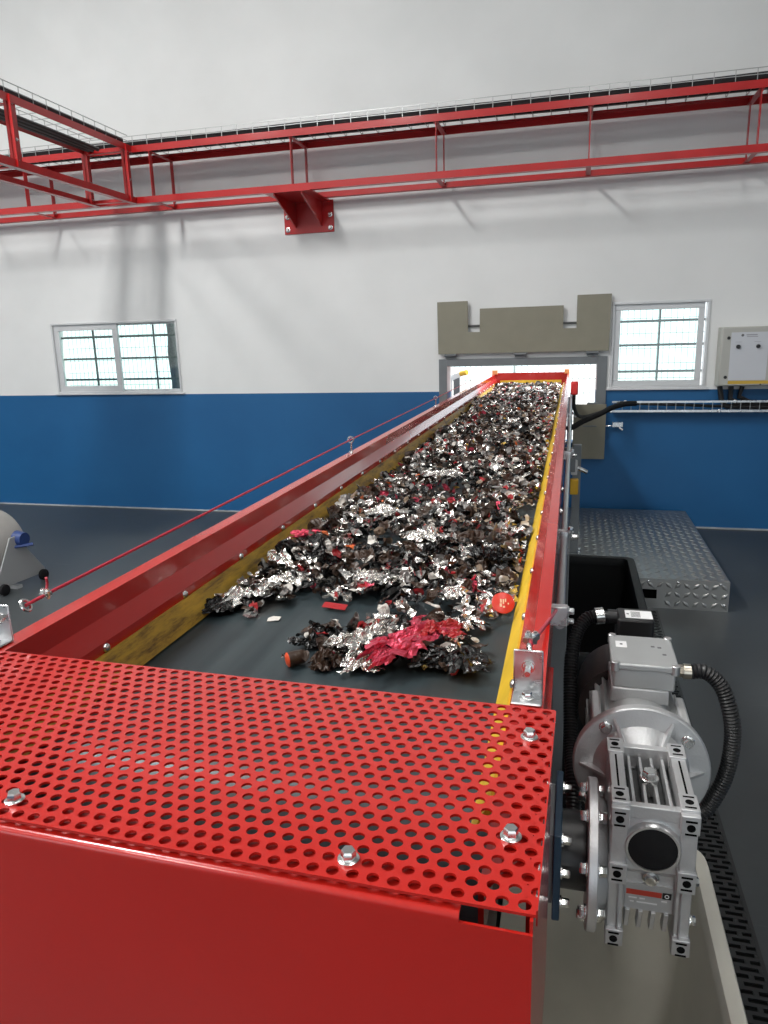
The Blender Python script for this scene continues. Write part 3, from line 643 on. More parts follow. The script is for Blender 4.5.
def treads():
    vs_, fs = [], []
    def lug(c, u, w, n, L_, B_, H_):
        b = len(vs_)
        for (a, bb, h) in ((-L_,0,0), (0,-B_,0), (L_,0,0), (0,B_,0), (-L_*.55,0,H_), (0,-B_*.45,H_), (L_*.55,0,H_), (0,B_*.45,H_)):
            vs_.append(tuple(c[i] + u[i]*a + w[i]*bb + n[i]*h for i in range(3)))
        fs.extend([(b,b+1,b+5,b+4), (b+1,b+2,b+6,b+5), (b+2,b+3,b+7,b+6), (b+3,b,b+4,b+7), (b+4,b+5,b+6,b+7)])
    q = .7071; p = .056
    nx = int((PX1+.15)/p); ny = int((PY1-PY0)/p)
    for i in range(nx):
        for j in range(ny):
            x = PX1-.03-i*p; y = PY0+.03+j*p; d = 1 if (i+j) % 2 else -1
            lug((x, y, PZ), (q, q*d, 0), (-q*d, q, 0), (0,0,1), .031, .0145, .005)
    for i in range(nx):
        for j in range(3):
            x = PX1-.03-i*p; z = .035+j*.062; d = 1 if (i+j) % 2 else -1
            if .455 < x < .605 and .03 < z < .155: continue
            lug((x, PY0, z), (q, 0, q*d), (-q*d, 0, q), (0,-1,0), .031, .0145, .005)
    mb = MB(); mb.add(vs_, fs); o = mb.build('tread_pattern', TREAD, pf); o['kind'] = 'stuff'
treads()
# floor grate
GRATE = mat('black_grate', (.014, .015, .016), .42, bump=.1)
gr = thing('floor_grate', (.50, 2.4, 0), 'black slotted drain grate let into the floor beside the cream bin', 'grate')
GX0, GX1, GY0, GY1 = .435, .566, .75, 4.7
f = MB(); f.box(GX0-.012, GX0, GY0, GY1, .0005, .008); f.box(GX1, GX1+.012, GY0, GY1, .0005, .008); f.build('grate_frame', GRATE, gr)
MB().box(GX0, GX1, GY0, GY1, .0004, .0014).build('channel_bottom', VOID_SHADE, gr)
ny = int((GY1-GY0)/.026); me_bar = None
for j in range(ny):
    y = GY0+.013+j*.026
    b = MB(); b.box(GX0, GX1, y-.006, y+.006, .002, .007)
    if me_bar is None: me_bar = b.build('grate_bar', GRATE, gr); y_first = y
    else:
        c = me_bar.copy(); COL.objects.link(c); c.parent = gr; c.location = (0, y-y_first, 0)
f = MB()
for j in range(0, ny-1):
    y = GY0+.026+j*.026; xs_ = (GX0+.033, GX0+.098) if j % 2 else (GX0+.002, GX0+.066, GX1-.002)
    for x in xs_: f.box(x-.007, x+.007, y-.0072, y+.0072, .002, .0068)
tag(f.build('grate_webs', GRATE, gr), kind='stuff')
# barrel fan
fn = thing('barrel_fan', (-4.2, 4.45, 0), 'grey round barrel fan on a wheeled stand at the left edge', 'fan')
ax = Vector((-.08, -1, 0)).normalized(); sd = Vector((1, -.08, 0)).normalized(); FC = Vector((-4.30, 4.36, .30))
b = MB(); b.lathe(FC - ax*.15, ax, [(0, .255), (.01, .27), (.02, .275), (.13, .275), (.24, .275), (.28, .268), (.295, .255), (.297, .235), (.285, .215)], 48, cap=False); b.build('barrel', FAN_G, fn)
b = MB(); b.lathe(FC + ax*.10, ax, [(0, .235), (.006, .235)], 40); b.build('guard_disc', mat('guard_grey', (.2, .2, .19), .5), fn)
for k, r in enumerate((.21, .17, .13, .09, .05)): ring(FC + ax*.125, ax, r, .004, 40, 5).build('guard_ring', FAN_G, fn)
b = MB(); b.lathe(FC - ax*.13, ax, [(0, .24), (.004, .24)], 40); b.build('rear_disc', MATS['guard_grey'], fn)
LG = mat('stand_grey', (.40, .41, .41), .45)
for s in (-1, 1):
    c = FC + sd*(s*.285); c.z = 0
    b = MB(); pl_ = [(-.20, .05), (.26, .05), (.26, .09), (.03, .40), (-.03, .40), (-.20, .09)]
    b.prism(pl_, lambda a, h, w, c=c: tuple(c + ax*(-a) + sd*w + Vector((0,0,h))), -.006, .006); b.build('stand_plate', LG, fn, bevel=.003)
    for a in (-.16, .22):
        p = c - ax*a; p = Vector((p.x, p.y, .042)); b = MB(); b.lathe(p + sd*(.012*s), sd*s, [(0, .034), (.004, .042), (.026, .042), (.03, .034)], 20); b.build('castor', BLACKR, fn)
b = MB(); b.cyl(FC + sd*.27 + Vector((0,0,.02)), FC + sd*.27 + ax*(-.02) + Vector((.12, .06, .03)), .012, n=8)
b.cyl(FC + sd*.255 - ax*.07 + Vector((0,0,.07)), FC + sd*.33 - ax*.07 + Vector((0,0,.07)), .062, .05, n=20); b.build('fan_motor', NAVY, fn)
b = MB(); b.bar(FC - sd*.29 + Vector((0,0,-.29)), FC + sd*.29 + Vector((0,0,-.29)), .05, .03); b.build('cross_bar', LG, fn)

# ------------------------------------------------------------------ overhead cable gantry
gn = thing('cable_gantry', (-2.49, W, 2.77), 'red steel cable gantry carried on the white wall', 'gantry')
YF, YK, ZB, ZT, RW = 6.43, 6.86, 3.06, 3.555, .056
def angle_rail(p0, p1, inward, top):      # L section: vertical leg + horizontal leg towards inward
    mb = MB(); p0, p1 = Vector(p0), Vector(p1); iv = Vector(inward)
    mb.bar(p0, p1, .007, RW); d = iv*.026; hz = RW/2-.0035 if top else -(RW/2-.0035)
    mb.bar(p0+d+Vector((0,0,hz)), p1+d+Vector((0,0,hz)), .05, .007); return mb
zl, zt_ = ZB+RW/2, ZT-RW/2
for (y, inw) in ((YF, (0,1,0)), (YK, (0,-1,0))):
    for (z, tp) in ((zl, False), (zt_, True)): angle_rail((-9.3, y, z), (5.6, y, z), inw, tp).build('gantry_rail', RED_D, gn)
PXS = [-8.55, -7.3, -6.05, -5.2, -3.83, -2.45, -1.165, .065, 1.285, 2.5, 3.75]
for x in PXS:
    for y in (YF+.02, YK-.02):
        m_ = MB(); m_.box(x-.003, x+.003, y-.016 if y < 6.6 else y-.034, y+.034 if y < 6.6 else y+.016, ZB+.007, ZT-.007); o = m_.build('gantry_post', RED_D, gn)
        for z in (ZB+.05, ZT-.05): b = MB(); b.hexbolt((x+.003, y, z), (1,0,0), .008, .008); b.build('post_bolt', CHROME, o)
    MB().box(x-.02, x+.02, YF+.007, YK-.007, ZB+.008, ZB+.014).build('cross_tie', RED_D, gn)
    MB().box(x-.02, x+.02, YF+.007, YK-.007, ZT-.06, ZT-.054).build('cross_tie', RED_D, gn)
XA, XB = -4.44, -4.0
for (x, inw) in ((XB, (-1,0,0)), (XA, (1,0,0))):
    for (z, tp) in ((zl, False), (zt_, True)): angle_rail((x, -5.5, z), (x, YF-.004, z), inw, tp).build('gantry_rail', RED_D, gn)
for y in (-4.0, -2.6, -1.2, .2, 1.55, 2.9, 4.93, 6.36):
    for x in (XB-.012, XA+.012):
        m_ = MB(); m_.box(x-.004, x+.004, y-.04, y+.04, ZB+.007, ZT-.007); m_.box(x-.03, x+.03, y-.04, y-.033, ZB+.007, ZT-.007); o = m_.build('gantry_post', RED_D, gn)
        for z in (ZB+.05, ZB+.2, ZT-.05): b = MB(); b.hexbolt((x+.004, y+.01, z), (1,0,0), .008, .008); b.build('post_bolt', CHROME, o)
    MB().box(XA+.007, XB-.007, y-.02, y+.02, ZB+.008, ZB+.014).build('cross_tie', RED_D, gn)
    MB().box(XA+.007, XB-.007, y-.02, y+.02, ZT-.06, ZT-.054).build('cross_tie', RED_D, gn)
# wall bracket
for xb in (-2.49, 2.45, -7.4):
    b = MB(); b.box(xb-.25, xb+.25, W-.012, W, 2.775, 3.06); wb = b.build('wall_plate', RED_D, gn, bevel=.002)
    for s in (-1, 1):
        g_ = MB(); g_.prism([(W-.012, 2.83), (W-.012, 3.058), (6.42, 3.058), (6.42, 3.03)], lambda a, h, w: (w, a, h), xb+s*.13-.006, xb+s*.13+.006); g_.build('gusset', RED_D, wb)
        for z in (2.815, 2.93): bb_ = MB(); bb_.hexbolt((xb+s*.215, W-.012, z), (0,-1,0), .016, .022); bb_.build('anchor_bolt', CHROME, wb)
    g_ = MB(); g_.box(xb-.22, xb+.22, 6.40, W-.012, 3.050, 3.059); g_.build('shelf_plate', RED_D, wb)
# wire basket tray on top, with cables
WIRE = mat('tray_wire', (.42, .43, .43), .35, .9)
ty0, ty1 = YF+.03, YK-.03
tr = MB()
for (y, z) in ((ty0, ZT+.005), (ty0, ZT+.045), (ty0, ZT+.09), (ty1, ZT+.005), (ty1, ZT+.045), (ty1, ZT+.09), (ty0+.12, ZT+.005), (ty1-.12, ZT+.005)): tr.bar((-9.3, y, z), (5.6, y, z), .005, .005)
for k in range(100):
    x = -9.25+.15*k
    for y in (ty0, ty1): tr.bar((x, y, ZT+.004), (x, y, ZT+.09), .005, .005)
    tr.bar((x, ty0, ZT+.003), (x, ty1, ZT+.003), .005, .005)
for (x, z) in ((XB-.03, ZT+.005), (XB-.03, ZT+.045), (XB-.03, ZT+.09), (XA+.03, ZT+.005), (XA+.03, ZT+.09)): tr.bar((x, -5.5, z), (x, YF, z), .005, .005)
for k in range(79):
    y = -5.45+.15*k
    for x in (XA+.03, XB-.03): tr.bar((x, y, ZT+.004), (x, y, ZT+.09), .005, .005)
    tr.bar((XA+.03, y, ZT+.003), (XB-.03, y, ZT+.003), .005, .005)
tag(tr.build('wire_tray', WIRE, gn, smooth=False), kind='stuff')
for i, y in enumerate((ty0+.034, ty0+.095, ty0+.156, ty0+.22, ty1-.08)):
    pts = [(-9.2+k*.75, y+.008*math.sin(k*1.7+i), ZT+.038+.004*math.sin(k*2.3+i*2)) for k in range(20)]
    cm_ = MB(); cm_.tube(pts, .0275, 8); solo(cm_, 'power_cable', BLACK, ['black power cable lying at the front edge of the wall gantry tray', 'second black power cable from the front of the wall gantry tray', 'black power cable along the middle of the wall gantry tray', 'fourth black power cable from the front of the wall gantry tray', 'black power cable lying nearest the wall in the gantry tray'][i], 'cable', 'power cables in the gantry tray')
for i, x in enumerate((XA+.07, XA+.12, XA+.18)):
    pts = [(x+.006*math.sin(k*1.9+i), -5.4+k*.845, ZT-.035+.0*k) for k in range(15)]
    cm_ = MB(); cm_.tube([(p[0], min(p[1], 6.3), p[2]) for p in pts], .019, 8); solo(cm_, 'power_cable', BLACK, ['black cable under the left tray of the gantry branch, outermost', 'black cable under the left tray of the gantry branch, middle one', 'black cable under the left tray of the gantry branch, innermost'][i], 'cable', 'power cables under the gantry branch')
for i, x in enumerate((XB-.05, XB-.10)):
    pts = [(x+.006*math.sin(k*1.9+i), -5.4+k*.845, ZT+.034) for k in range(15)]
    cm_ = MB(); cm_.tube([(p[0], min(p[1], 6.35), p[2]) for p in pts], .022, 8); solo(cm_, 'power_cable', BLACK, ['black cable lying on the right side of the gantry branch tray', 'black cable just inside the right cable on the gantry branch tray'][i], 'cable', 'power cables on the gantry branch')

# ------------------------------------------------------------------ control cabinet and wall tray
cb = thing('control_cabinet', (1.53, W, 1.29), 'light grey control cabinet with a paper notice on the white wall', 'cabinet')
MB().box(1.20, 1.86, W-.16, W, 1.30, 1.79).build('cabinet_body', GREY_L, cb, bevel=.006)
d = MB(); d.box(1.204, 1.856, W-.18, W-.162, 1.304, 1.786); dr = d.build('cabinet_door', GREY_L, cb, bevel=.008)
nb = MB(); nb.box(1.275, 1.565, W-.1815, W-.18, 1.35, 1.745); no = nb.build('paper_notice', PAPER, dr)
e = MB(); e.lathe((1.362, W-.1815, 1.72), (0,-1,0), [(0, .011), (.0006, .011)], 16); e.build('notice_emblem', TEXTG, no)
e = MB(); e.box(1.39, 1.475, W-.1821, W-.1815, 1.718, 1.727); e.box(1.395, 1.48, W-.1821, W-.1815, 1.705, 1.711); e.box(1.31, 1.36, W-.1821, W-.1815, 1.664, 1.667); e.box(1.455, 1.505, W-.1821, W-.1815, 1.664, 1.667); e.build('notice_lettering', mat('notice_grey', (.3, .3, .33), .6), no)
ws = MB(); ws.box(1.275, 1.60, W-.182, W-.18, 1.318, 1.345); ws_o = ws.build('warning_strip', mat('warning_yellow', (.55, .36, .05), .5), dr)
for (x, z) in ((1.335, 1.628), (1.488, 1.628)):
    k = MB(); k.lathe((x, W-.1815, z), (0,-1,0), [(0, .017), (.012, .016), (.018, .012)], 18); k.build('knob', BLACK, dr)
for (x, z) in ((1.257, 1.70), (1.253, 1.375), (1.53, 1.312)):
    k = MB(); k.lathe((x, W-.18, z), (0,-1,0), [(0, .014 if z > 1.35 else .007), (.006, .012 if z > 1.35 else .005)], 16); k.build('door_lock', BLACK, dr)
wt = thing('wall_cable_tray', (1.6, W, 1.07), 'wire cable tray running along the blue wall below the cabinet', 'tray')
MB().box(.345, 4.5, W-.10, W-.092, 1.155, 1.172).build('tray_rail', GALV, wt); MB().box(.345, 4.5, W-.10, W-.092, 1.072, 1.092).build('tray_rail', GALV, wt)
b = MB(); b.box(.345, 4.5, W-.092, W-.001, 1.072, 1.076); b.build('tray_bottom', GALV, wt)
tw = MB()
for k in range(56): tw.bar((.36+.075*k, W-.094, 1.09), (.36+.075*k, W-.094, 1.158), .004, .004)
tag(tw.build('tray_wires', WIRE, wt), kind='stuff')
for x in (.46, 1.36, 2.2):
    b = MB(); b.hexbolt((x, W-.10, 1.164), (0,-1,0), .011, .01); b.build('tray_screw', CHROME, wt); b = MB(); b.hexbolt((x-.12, W-.10, 1.082), (0,-1,0), .011, .01); b.build('tray_screw', CHROME, wt)
b = MB(); b.tube([(.55, W-.05, 1.145), (1.0, W-.05, 1.13), (1.2, W-.05, 1.12), (4.4, W-.05, 1.12)], .014, 8); solo(b, 'tray_cable', BLACK, 'thin black cable along the wall tray left of the cabinet', 'cable')
b = MB(); b.tube([(1.24, W-.048, 1.29), (1.26, W-.048, 1.17), (1.30, W-.048, 1.12), (1.5, W-.048, 1.112), (4.4, W-.048, 1.112)], .022, 8)
b.tube([(1.33, W-.05, 1.29), (1.33, W-.05, 1.18), (1.42, W-.05, 1.135), (4.4, W-.05, 1.135)], .022, 8); b.tube([(1.42, W-.05, 1.29), (1.40, W-.05, 1.20), (1.5, W-.05, 1.15), (4.4, W-.05, 1.15)], .02, 8)
solo(b, 'cable_loom', BLACK, 'black cable loom dropping from the cabinet into the wall tray', 'cable')

# ------------------------------------------------------------------ out of doors
tag(MB().box(-30, 20, W+T, 40, -.25, -.1).build('ground', GROUND, smooth=False), kind='structure')
for k in range(8):
    x0 = -15.8+2.5*k; f_ = thing('mesh_fence_panel', (x0+1.25, 10.2, -.1), ['pale wire mesh fence panel outside, ' + s for s in ('first from the left', 'second from the left', 'third from the left', 'seen through the left window', 'seen right of the left window', 'seen through the left of the wall opening', 'seen through the right window', 'last on the right')][k], 'fence', 'mesh fence outside the windows')
    MB().box(x0+.002, x0+.03, 10.17, 10.23, -.1, 2.7).build('fence_post', FENCE, f_)
    wm = MB()
    for i in range(32): wm.bar((x0+.04+i*.075, 10.2, 0), (x0+.04+i*.075, 10.2, 2.6), .008, .008)
    for j in range(14): wm.bar((x0+.004, 10.208, .05+j*.19), (x0+2.496, 10.208, .05+j*.19), .010, .010)
    tag(wm.build('wire_mesh', FENCE, f_, smooth=False), kind='stuff')
pc = MB(); rg = []
for j in range(15):
    z = -.1+j*.18; rg.append((z, .068+.01*math.sin(j*2.1)))
pc.lathe((-4.40, 7.55, 0), (0,0,1), rg, 14)
solo(pc, 'outside_pillar', mat('dark_pillar', (.075, .075, .08), .8, var=.3, vscale=5, bump=.6, bscale=14), 'dark grey rough pillar outside the left window', 'pillar')

# ------------------------------------------------------------------ high bay lamps
for i, (x, y, z, pw) in enumerate(LAMPS):
    t = thing('high_bay_lamp', (x, y, z), 'linear high bay lamp hanging ' + ('near the gantry branch ahead', 'left behind the camera', 'above the conveyor', 'behind the camera on the right', 'far left behind the camera', 'far left near the windows')[i], 'lamp', 'high bay lamps')
    MB().box(x-.4, x+.4, y-1.25, y+1.25, z+.02, z+.10).build('lamp_housing', GREY_L, t, bevel=.01)
    MB().box(x-.36, x+.36, y-1.2, y+1.2, z+.012, z+.02).build('diffuser', LAMPM, t)
    for s in (-.6, .6): MB().cyl((x, y+s, z+.10), (x, y+s, ZC), .006, n=6).build('hanger', CHROME, t)
    ld = bpy.data.lights.new('lamp_light', 'AREA'); ld.shape = 'RECTANGLE'; ld.size = .72; ld.size_y = 2.4; ld.energy = pw; ld.color = (1, .992, .975)
    lo_ = bpy.data.objects.new('lamp_light', ld); COL.objects.link(lo_); lo_.parent = t; lo_.location = (0, 0, .005)
    t['_w'] = (x, y, z)

# ------------------------------------------------------------------ shredded packaging on the belt
FM = {
 'silver': mat('foil_silver', (.80, .78, .75), .26, 1., var=.12, vscale=40, bump=.38, bscale=75, pos=True, bdist=.004),
 'black': mat('foil_black', (.010, .010, .010), .22, 0., bump=.7, bscale=100, pos=True, bdist=.004),
 'brown': mat('scrap_brown', (.045, .024, .014), .38, var=.3, vscale=30, bump=.5, bscale=100, pos=True, bdist=.004),
 'red': mat('scrap_red', (.38, .018, .022), .3, bump=.6, bscale=100, pos=True, bdist=.004),
 'white': mat('scrap_white', (.66, .63, .58), .5, bump=.4, bscale=100, pos=True, bdist=.004),
 'tan': mat('scrap_tan', (.25, .18, .125), .5, var=.2, vscale=30, pos=True),
 'pink': mat('foil_pink', (.66, .075, .13), .3, .6, bump=.8, bscale=120, pos=True, bdist=.004),
 'orange': mat('scrap_orange', (.62, .13, .03), .4),
 'yellow': mat('scrap_yellow', (.55, .36, .07), .5),
 'grey': mat('scrap_grey', (.25, .24, .23), .35, .6, bump=.6, bscale=100, pos=True, bdist=.004)}
KEYS = list(FM); PROB = np.array([.27, .215, .225, .045, .085, .06, .012, .007, .004, .077]); PROB /= PROB.sum()
def inside(x, y):
    u = (x - BX*y) - xc                                    # from belt centre
    if abs(u) > .362: return 0
    X = x
    if y > 2.0: return 1
    if y > 1.66: return .85 if X < -.13 else .5
    if X < -.62: return .8 if y > 1.49 + (.09 if X > -.72 else 0) + (.05 if X > -.67 else 0) else 0
    if X < -.44: return .5 if (1.26 < y < 1.43 and X > -.555) else (.7 if y > 1.62 else 0)
    if X < -.17: return .55 if y > 1.27 else 0
    return .6 if y > 1.50 + (X+.17)*3 else 0
def hump(x, y):
    u = ((x - BX*y) - xc)/.37
    h = .036 + .02*math.sin(y*3.1+x*7) + .016*math.sin(y*6.7-x*9+1.3)
    edge = min(1, max(0, (y-1.2)/.8)); h *= .25+.75*edge
    h *= (1 - .35*abs(u)**3)
    if y > 6: h += .02
    return max(.012, h)
zbelt = lambda y: Z0 + SL*y - .163
flakes = []
for it in range(120000):
    if len(flakes) >= 19000: break
    y = 1.22 + (YB-.06-1.22)*rng.random(); x = xc + BX*y + (rng.random()*2-1)*.36
    if rng.random() > inside(x, y): continue
    # bare patches of belt showing through
    q = math.sin(x*11+y*2.3)*math.sin(y*3.9-x*4+.6)
    if q > .62 and 1.9 < y < 5 and rng.random() < .8: continue
    r = float(np.clip(rng.lognormal(-4.06, .42), .008, .045))
    if y < 1.7: r = min(r, .030)*.9
    elif y > 2.2: r *= .86
    h = hump(x, y); lev = rng.random()**.6
    lim = .362 - r*.8
    u = x - BX*y - xc
    if abs(u) > lim: x = xc + BX*y + math.copysign(lim, u)
    flakes.append([x, y, zbelt(y) + .004 + r*.35 + lev*h, r, lev])
flakes = np.array(flakes)
kinds = rng.choice(len(KEYS), len(flakes), p=PROB)
for i in range(len(flakes)):
    kx = KEYS[kinds[i]]
    if kx in ('tan', 'orange', 'yellow', 'red', 'white'): flakes[i, 3] = min(flakes[i, 3], .019)
    if flakes[i, 1] < 1.75 and kx in ('orange', 'yellow', 'tan'): kinds[i] = KEYS.index('silver')
size = flakes[:, 3]*(.35+flakes[:, 4])/flakes[:, 1]
order = np.argsort(-size)
single = [i for i in order][:285]; rest = [i for i in order][285:]
def crease(fr_, u, w):
    zz = 0
    for d, ph, a in fr_: zz += a*(abs(((d[0]*u + d[1]*w + ph)/3.14) % 2 - 1)*2-1)
    return zz
def flake_local(n, rings, rs):
    """crumpled flake: ring grid with ragged outline and creases; unit radius"""
    vs_ = [(0, 0, rs.normal()*.12)]; fs = []
    asp = .45 + .5*rs.random(); out = .78 + .34*rs.random(n); ph0 = rs.random()
    fr_ = [(rs.normal(size=2)*s_, rs.random()*6.28, a) for s_, a in ((1.6, .22), (3.2, .13), (6, .09)) for _ in range(2)]
    for j in range(1, rings+1):
        for k in range(n):
            a = 2*PI*(k + ph0 + rs.random()*.35)/n; rr = out[k]*j/rings; x, y = rr*math.cos(a), rr*math.sin(a)*asp
            vs_.append((x + rs.normal()*.03, y + rs.normal()*.03, crease(fr_, x, y) + rs.normal()*.07))
    for k in range(n): fs.append((0, 1+k, 1+(k+1) % n))
    for j in range(rings-1):
        for k in range(n): a = 1+j*n+k; b = 1+j*n+(k+1) % n; fs += [(a, a+n, b+n), (a, b+n, b)]
    return np.array(vs_), fs
protos = [flake_local(7, 2, rng) for _ in range(40)]
def rnd_rot(tilt):
    a, b, c = rng.random()*6.283, rng.normal()*tilt, rng.normal()*tilt
    return np.array(Matrix.Rotation(a, 3, 'Z') @ Matrix.Rotation(b, 3, 'X') @ Matrix.Rotation(c, 3, 'Y'))
VS, FS, MI = [], [], []; base = 0
for i in rest:
    x, y, z, r, lev = flakes[i]; v, f = protos[int(rng.integers(40))]
    vv = (v*r) @ rnd_rot(.6).T + np.array([x, y, z])
    np.clip(vv[:, 0], xc + BX*y - .372, xc + BX*y + .372, out=vv[:, 0]); vv[:, 2] = np.maximum(vv[:, 2], zbelt(y)+.002)
    VS.append(vv); FS += [(a+base, b+base, c+base) for a, b, c in f]; MI += [int(kinds[i])]*len(f); base += len(v)
me = bpy.data.meshes.new('shredded_scraps'); V = np.concatenate(VS); ctr = np.array([xc, 4.8, zbelt(4.8)])
me.from_pydata((V-ctr).tolist(), [], FS)
for k in KEYS: me.materials.append(FM[k])
me.polygons.foreach_set('material_index', MI); me.update()
so = bpy.data.objects.new('shredded_scraps', me); COL.objects.link(so); so.location = ctr
tag(so, 'heap of small shredded foil and plastic scraps covering the belt', 'scraps', kind='stuff')
big = []
for k in range(22):
    v, f = flake_local(12, 5, rng); mm = bpy.data.meshes.new('scrap'); mm.from_pydata(v.tolist(), [], f); mm.materials.append(FM['silver']); big.append(mm)
KN = {'silver': ('foil_scrap', 'crumpled silver foil scrap in the near part of the shredded heap', 'foil'), 'black': ('film_scrap', 'glossy black film scrap in the near part of the shredded heap', 'scrap'),
      'brown': ('film_scrap', 'dark brown film scrap in the near part of the shredded heap', 'scrap'), 'red': ('film_scrap', 'red printed film scrap in the near part of the shredded heap', 'scrap'),
      'white': ('paper_scrap', 'off white paper scrap in the near part of the shredded heap', 'scrap'), 'tan': ('paper_scrap', 'tan paper scrap in the near part of the shredded heap', 'scrap'),
      'pink': ('foil_scrap', 'small pink foil scrap in the near part of the shredded heap', 'foil'), 'orange': ('film_scrap', 'small orange film scrap in the near part of the shredded heap', 'scrap'),
      'yellow': ('film_scrap', 'small yellow film scrap in the near part of the shredded heap', 'scrap'), 'grey': ('film_scrap', 'grey film scrap in the near part of the shredded heap', 'scrap')}
def scrap_obj(name, mesh, key, loc, scale, rot, label, cat, group=None):
    o = bpy.data.objects.new(name, mesh); COL.objects.link(o); o.location = loc
    o.scale = scale if isinstance(scale, (tuple, list)) else (scale,)*3; o.rotation_euler = rot
    o.material_slots[0].link = 'OBJECT'; o.material_slots[0].material = FM[key]
    zmin = min((o.matrix_basis @ v.co).z for v in mesh.vertices); lowest = zbelt(loc[1]) + .002
    if zmin < lowest: o.location.z += lowest - zmin
    return tag(o, label, cat, group)
def zone(x, y):
    u = x - BX*y - xc
    a = 'by the left yellow skirt' if u < -.18 else 'by the right yellow skirt' if u > .18 else 'in the middle of the belt'
    return a + (', front rim of heap' if y < 1.62 else ', second band from the front' if y < 2.1 else ', further back in heap')
for i in single:
    x, y, z, r, lev = flakes[i]; key = KEYS[int(kinds[i])]; nm, lab, ct = KN[key]
    lab = lab.replace('in the near part of the shredded heap', zone(x, y))
    scrap_obj(nm, big[int(rng.integers(22))], key, (x, y, z), r*1.0, (rng.normal()*.5, rng.normal()*.5, rng.random()*6.28), lab, ct, key + ' scraps ' + zone(x, y))
def wad(name, key, cx, cy, ang, lx, ly, hz, label, cat, seed, n=34, z=.0):
    """crumpled sheet with sharp creases"""
    rs = np.random.default_rng(seed); fr_ = [(rs.normal(size=2)*s_, rs.random()*6.28, a) for s_, a in ((1.6, .35), (3.5, .26), (8, .2), (15, .13), (26, .07)) for _ in range(3)]
    g_ = np.linspace(-1, 1, n); vs_ = []; fs = []
    for j in range(n):
        for i in range(n):
            u, w = g_[i], g_[j]; zz = crease(fr_, u, w)
            rag = 1 + .16*math.sin(4*w+seed) + .14*math.sin(11*w+seed*2) + .1*math.sin(23*w+seed*3); rag2 = 1 + .2*math.sin(5*u+seed) + .14*math.sin(13*u+seed) + .1*math.sin(27*u)
            vs_.append((u*lx*rag + .02*lx*rs.normal(), w*ly*rag2 + .02*ly*rs.normal(), (zz*.5+.6)*hz*(1-.5*max(abs(u), abs(w))**3)))
    for j in range(n-1):
        for i in range(n-1):
            a = j*n+i; fs += [(a, a+1, a+n+1), (a, a+n+1, a+n)]
    mm = bpy.data.meshes.new(name); mm.from_pydata(vs_, [], fs); mm.materials.append(FM[key])
    return scrap_obj(name, mm, key, (cx, cy, zbelt(cy)+z), 1, (0, 0, ang), label, cat)
wad('foil_wad', 'pink', -.312, 1.345, 1.18, .115, .046, .035, 'large crumpled pink foil sheet at the front of the heap', 'foil', 3, z=.030)
wad('foil_wad', 'red', -.262, 1.42, .2, .045, .035, .03, 'dark red foil scrap behind the large pink sheet', 'foil', 5, z=.028)
wad('foil_wad', 'silver', -.408, 1.375, 1.15, .085, .036, .035, 'crinkled silver foil left of the large pink sheet', 'foil', 8, z=.014)
wad('foil_wad', 'silver', -.39, 1.27, .3, .035, .025, .03, 'small crinkled silver foil at the foot of the pink sheet', 'foil', 31, z=.004)
wad('foil_wad', 'silver', -.225, 1.49, 1.0, .036, .034, .024, 'crinkled silver foil to the right of the pink sheet', 'foil', 9, z=.018)
wad('foil_wad', 'silver', -.27, 1.64, .5, .04, .034, .022, 'silver foil strip behind the dark red foil scrap', 'foil', 33, z=.03)
wad('film_wad', 'black', -.212, 1.315, -.15, .062, .05, .035, 'black and shiny film wad right of the pink sheet at the front edge', 'scrap', 12)
wad('foil_wad', 'silver', -.775, 1.585, 1.05, .075, .04, .05, 'silver foil wad at the left front of the heap by the yellow skirt', 'foil', 14, z=.012)
wad('foil_wad', 'silver', -.70, 1.70, .7, .06, .045, .035, 'wide silver foil sheet in the left front clump', 'foil', 15, z=.02)
wad('film_wad', 'black', -.805, 1.53, .9, .07, .035, .035, 'black film wad at the left front corner of the heap', 'scrap', 16)
wad('foil_wad', 'pink', -.775, 2.03, .3, .05, .022, .03, 'pink foil strip resting near the left yellow skirt', 'foil', 18, z=.05)
wad('film_wad', 'black', -.515, 1.38, .7, .04, .035, .03, 'black film wad beside the orange tube cap', 'scrap', 21)
wad('film_wad', 'brown', -.465, 1.27, .7, .03, .024, .03, 'dark brown film wad in front of the silver crinkled foil', 'scrap', 22)
wad('foil_wad', 'silver', -.50, 1.73, .9, .045, .035, .035, 'silver foil scrap behind the gap in the heap', 'foil', 23, z=.02)
wad('foil_wad', 'silver', -.60, 2.32, 1.0, .055, .05, .035, 'broad silver foil sheet near the left middle of the heap', 'foil', 25, z=.055)
wad('foil_wad', 'silver', -.52, 2.95, .5, .07, .075, .035, 'bright silver foil sheet halfway along the heap', 'foil', 26, z=.07)
wad('foil_wad', 'silver', -.42, 2.05, .8, .05, .05, .035, 'silver foil sheet in the middle of the near heap', 'foil', 27, z=.05)
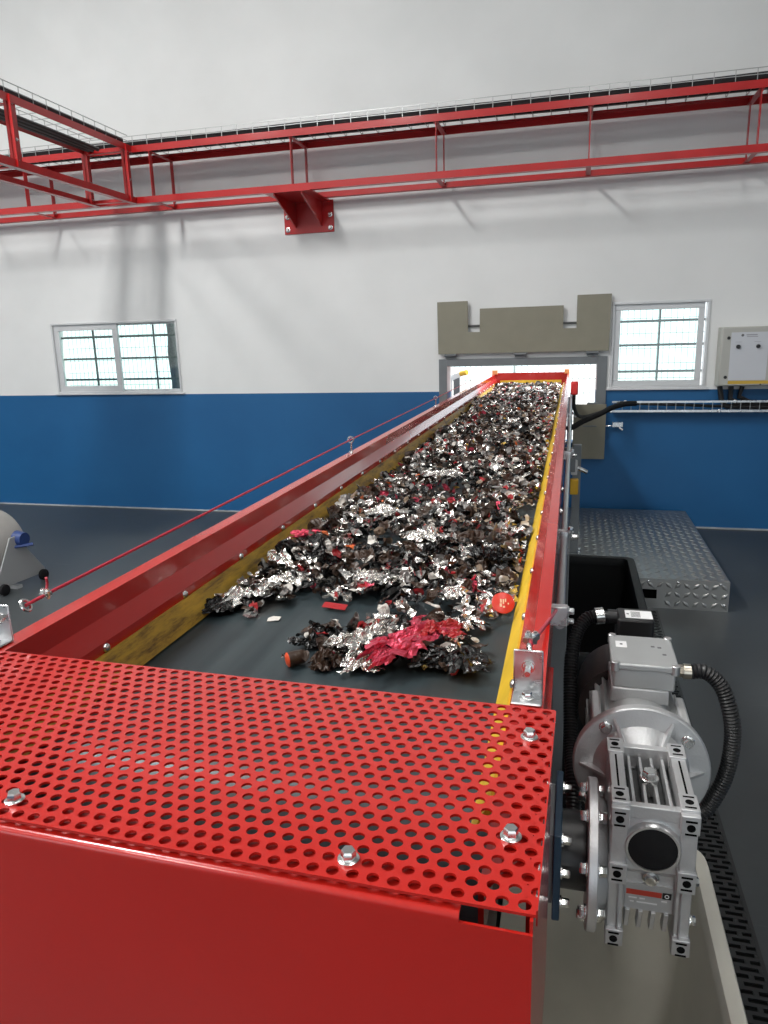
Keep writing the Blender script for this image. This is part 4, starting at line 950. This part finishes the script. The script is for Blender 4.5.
wad('film_wad', 'black', -.20, 1.95, -.3, .06, .035, .05, 'black film wad against the right yellow skirt', 'scrap', 28, z=.03)
b = MB(); b.prism([(-.016,-.009), (.012,-.011), (.017,.004), (-.002,.012), (-.014,.006)], lambda a, c, h: (a, c, h), 0, .0015)
o = b.build('paper_scrap', FM['white'], smooth=False); o.location = (-.668, 1.487, zbelt(1.49)+.003); o.rotation_euler = (.15, -.1, .3); tag(o, 'single white paper scrap lying alone on the bare belt', 'scrap')
b = MB(); b.box(-.03, .03, -.011, .011, 0, .0015); o = b.build('film_strip', FM['red'], smooth=False); o.location = (-.545, 1.575, zbelt(1.575)+.01); o.rotation_euler = (.25, .05, -.05); tag(o, 'flat red film strip at the rim of the bare belt gap', 'scrap')
# red printed disc
ds = thing('printed_disc', (-.139, 1.575, zbelt(1.57)+.045), 'round orange red printed lid leaning by the right yellow skirt', 'lid')
ds['_w'] = (0, 0, 0)
b = MB(); b.lathe((0,0,0), (0,0,1), [(0, .0245), (.001, .0262), (.0025, .0262), (.0035, .0245)], 36); b.build('disc', mat('lid_red', (.62, .035, .015), .35), ds)
b = MB()
for (x, y, w, h) in ((-.008,-.010,.005,.008), (-.007,.0,.004,.009), (-.001,-.003,.003,.012), (.004,.002,.003,.008), (-.001,-.012,.005,.004), (.010,-.004,.003,.004)): b.box(x, x+w, y, y+h, .0035, .0038)
b.build('disc_lettering', mat('lid_cream', (.75, .55, .35), .5), ds)
ds.rotation_euler = (.8, .05, .2)
# orange tube cap
tc = thing('tube_cap', (-.535, 1.262, zbelt(1.265)+.016), 'short black tube with orange end lying at the front left of the heap', 'tube')
tc['_w'] = (0, 0, 0)
b = MB(); b.lathe((0,0,0), (.75, .6, .05), [(-.006, .0155), (.026, .014), (.03, .011)], 20); b.build('tube_body', FM['brown'], tc)
b = MB(); b.lathe((0,0,0), (-.75, -.6, -.05), [(.0062, .0152), (.008, .0150), (.011, .010), (.012, .004)], 20); b.build('tube_end', mat('cap_orange', (.75, .09, .03), .4), tc)
for o in bpy.data.objects:
    if '_w' in o: del o['_w']
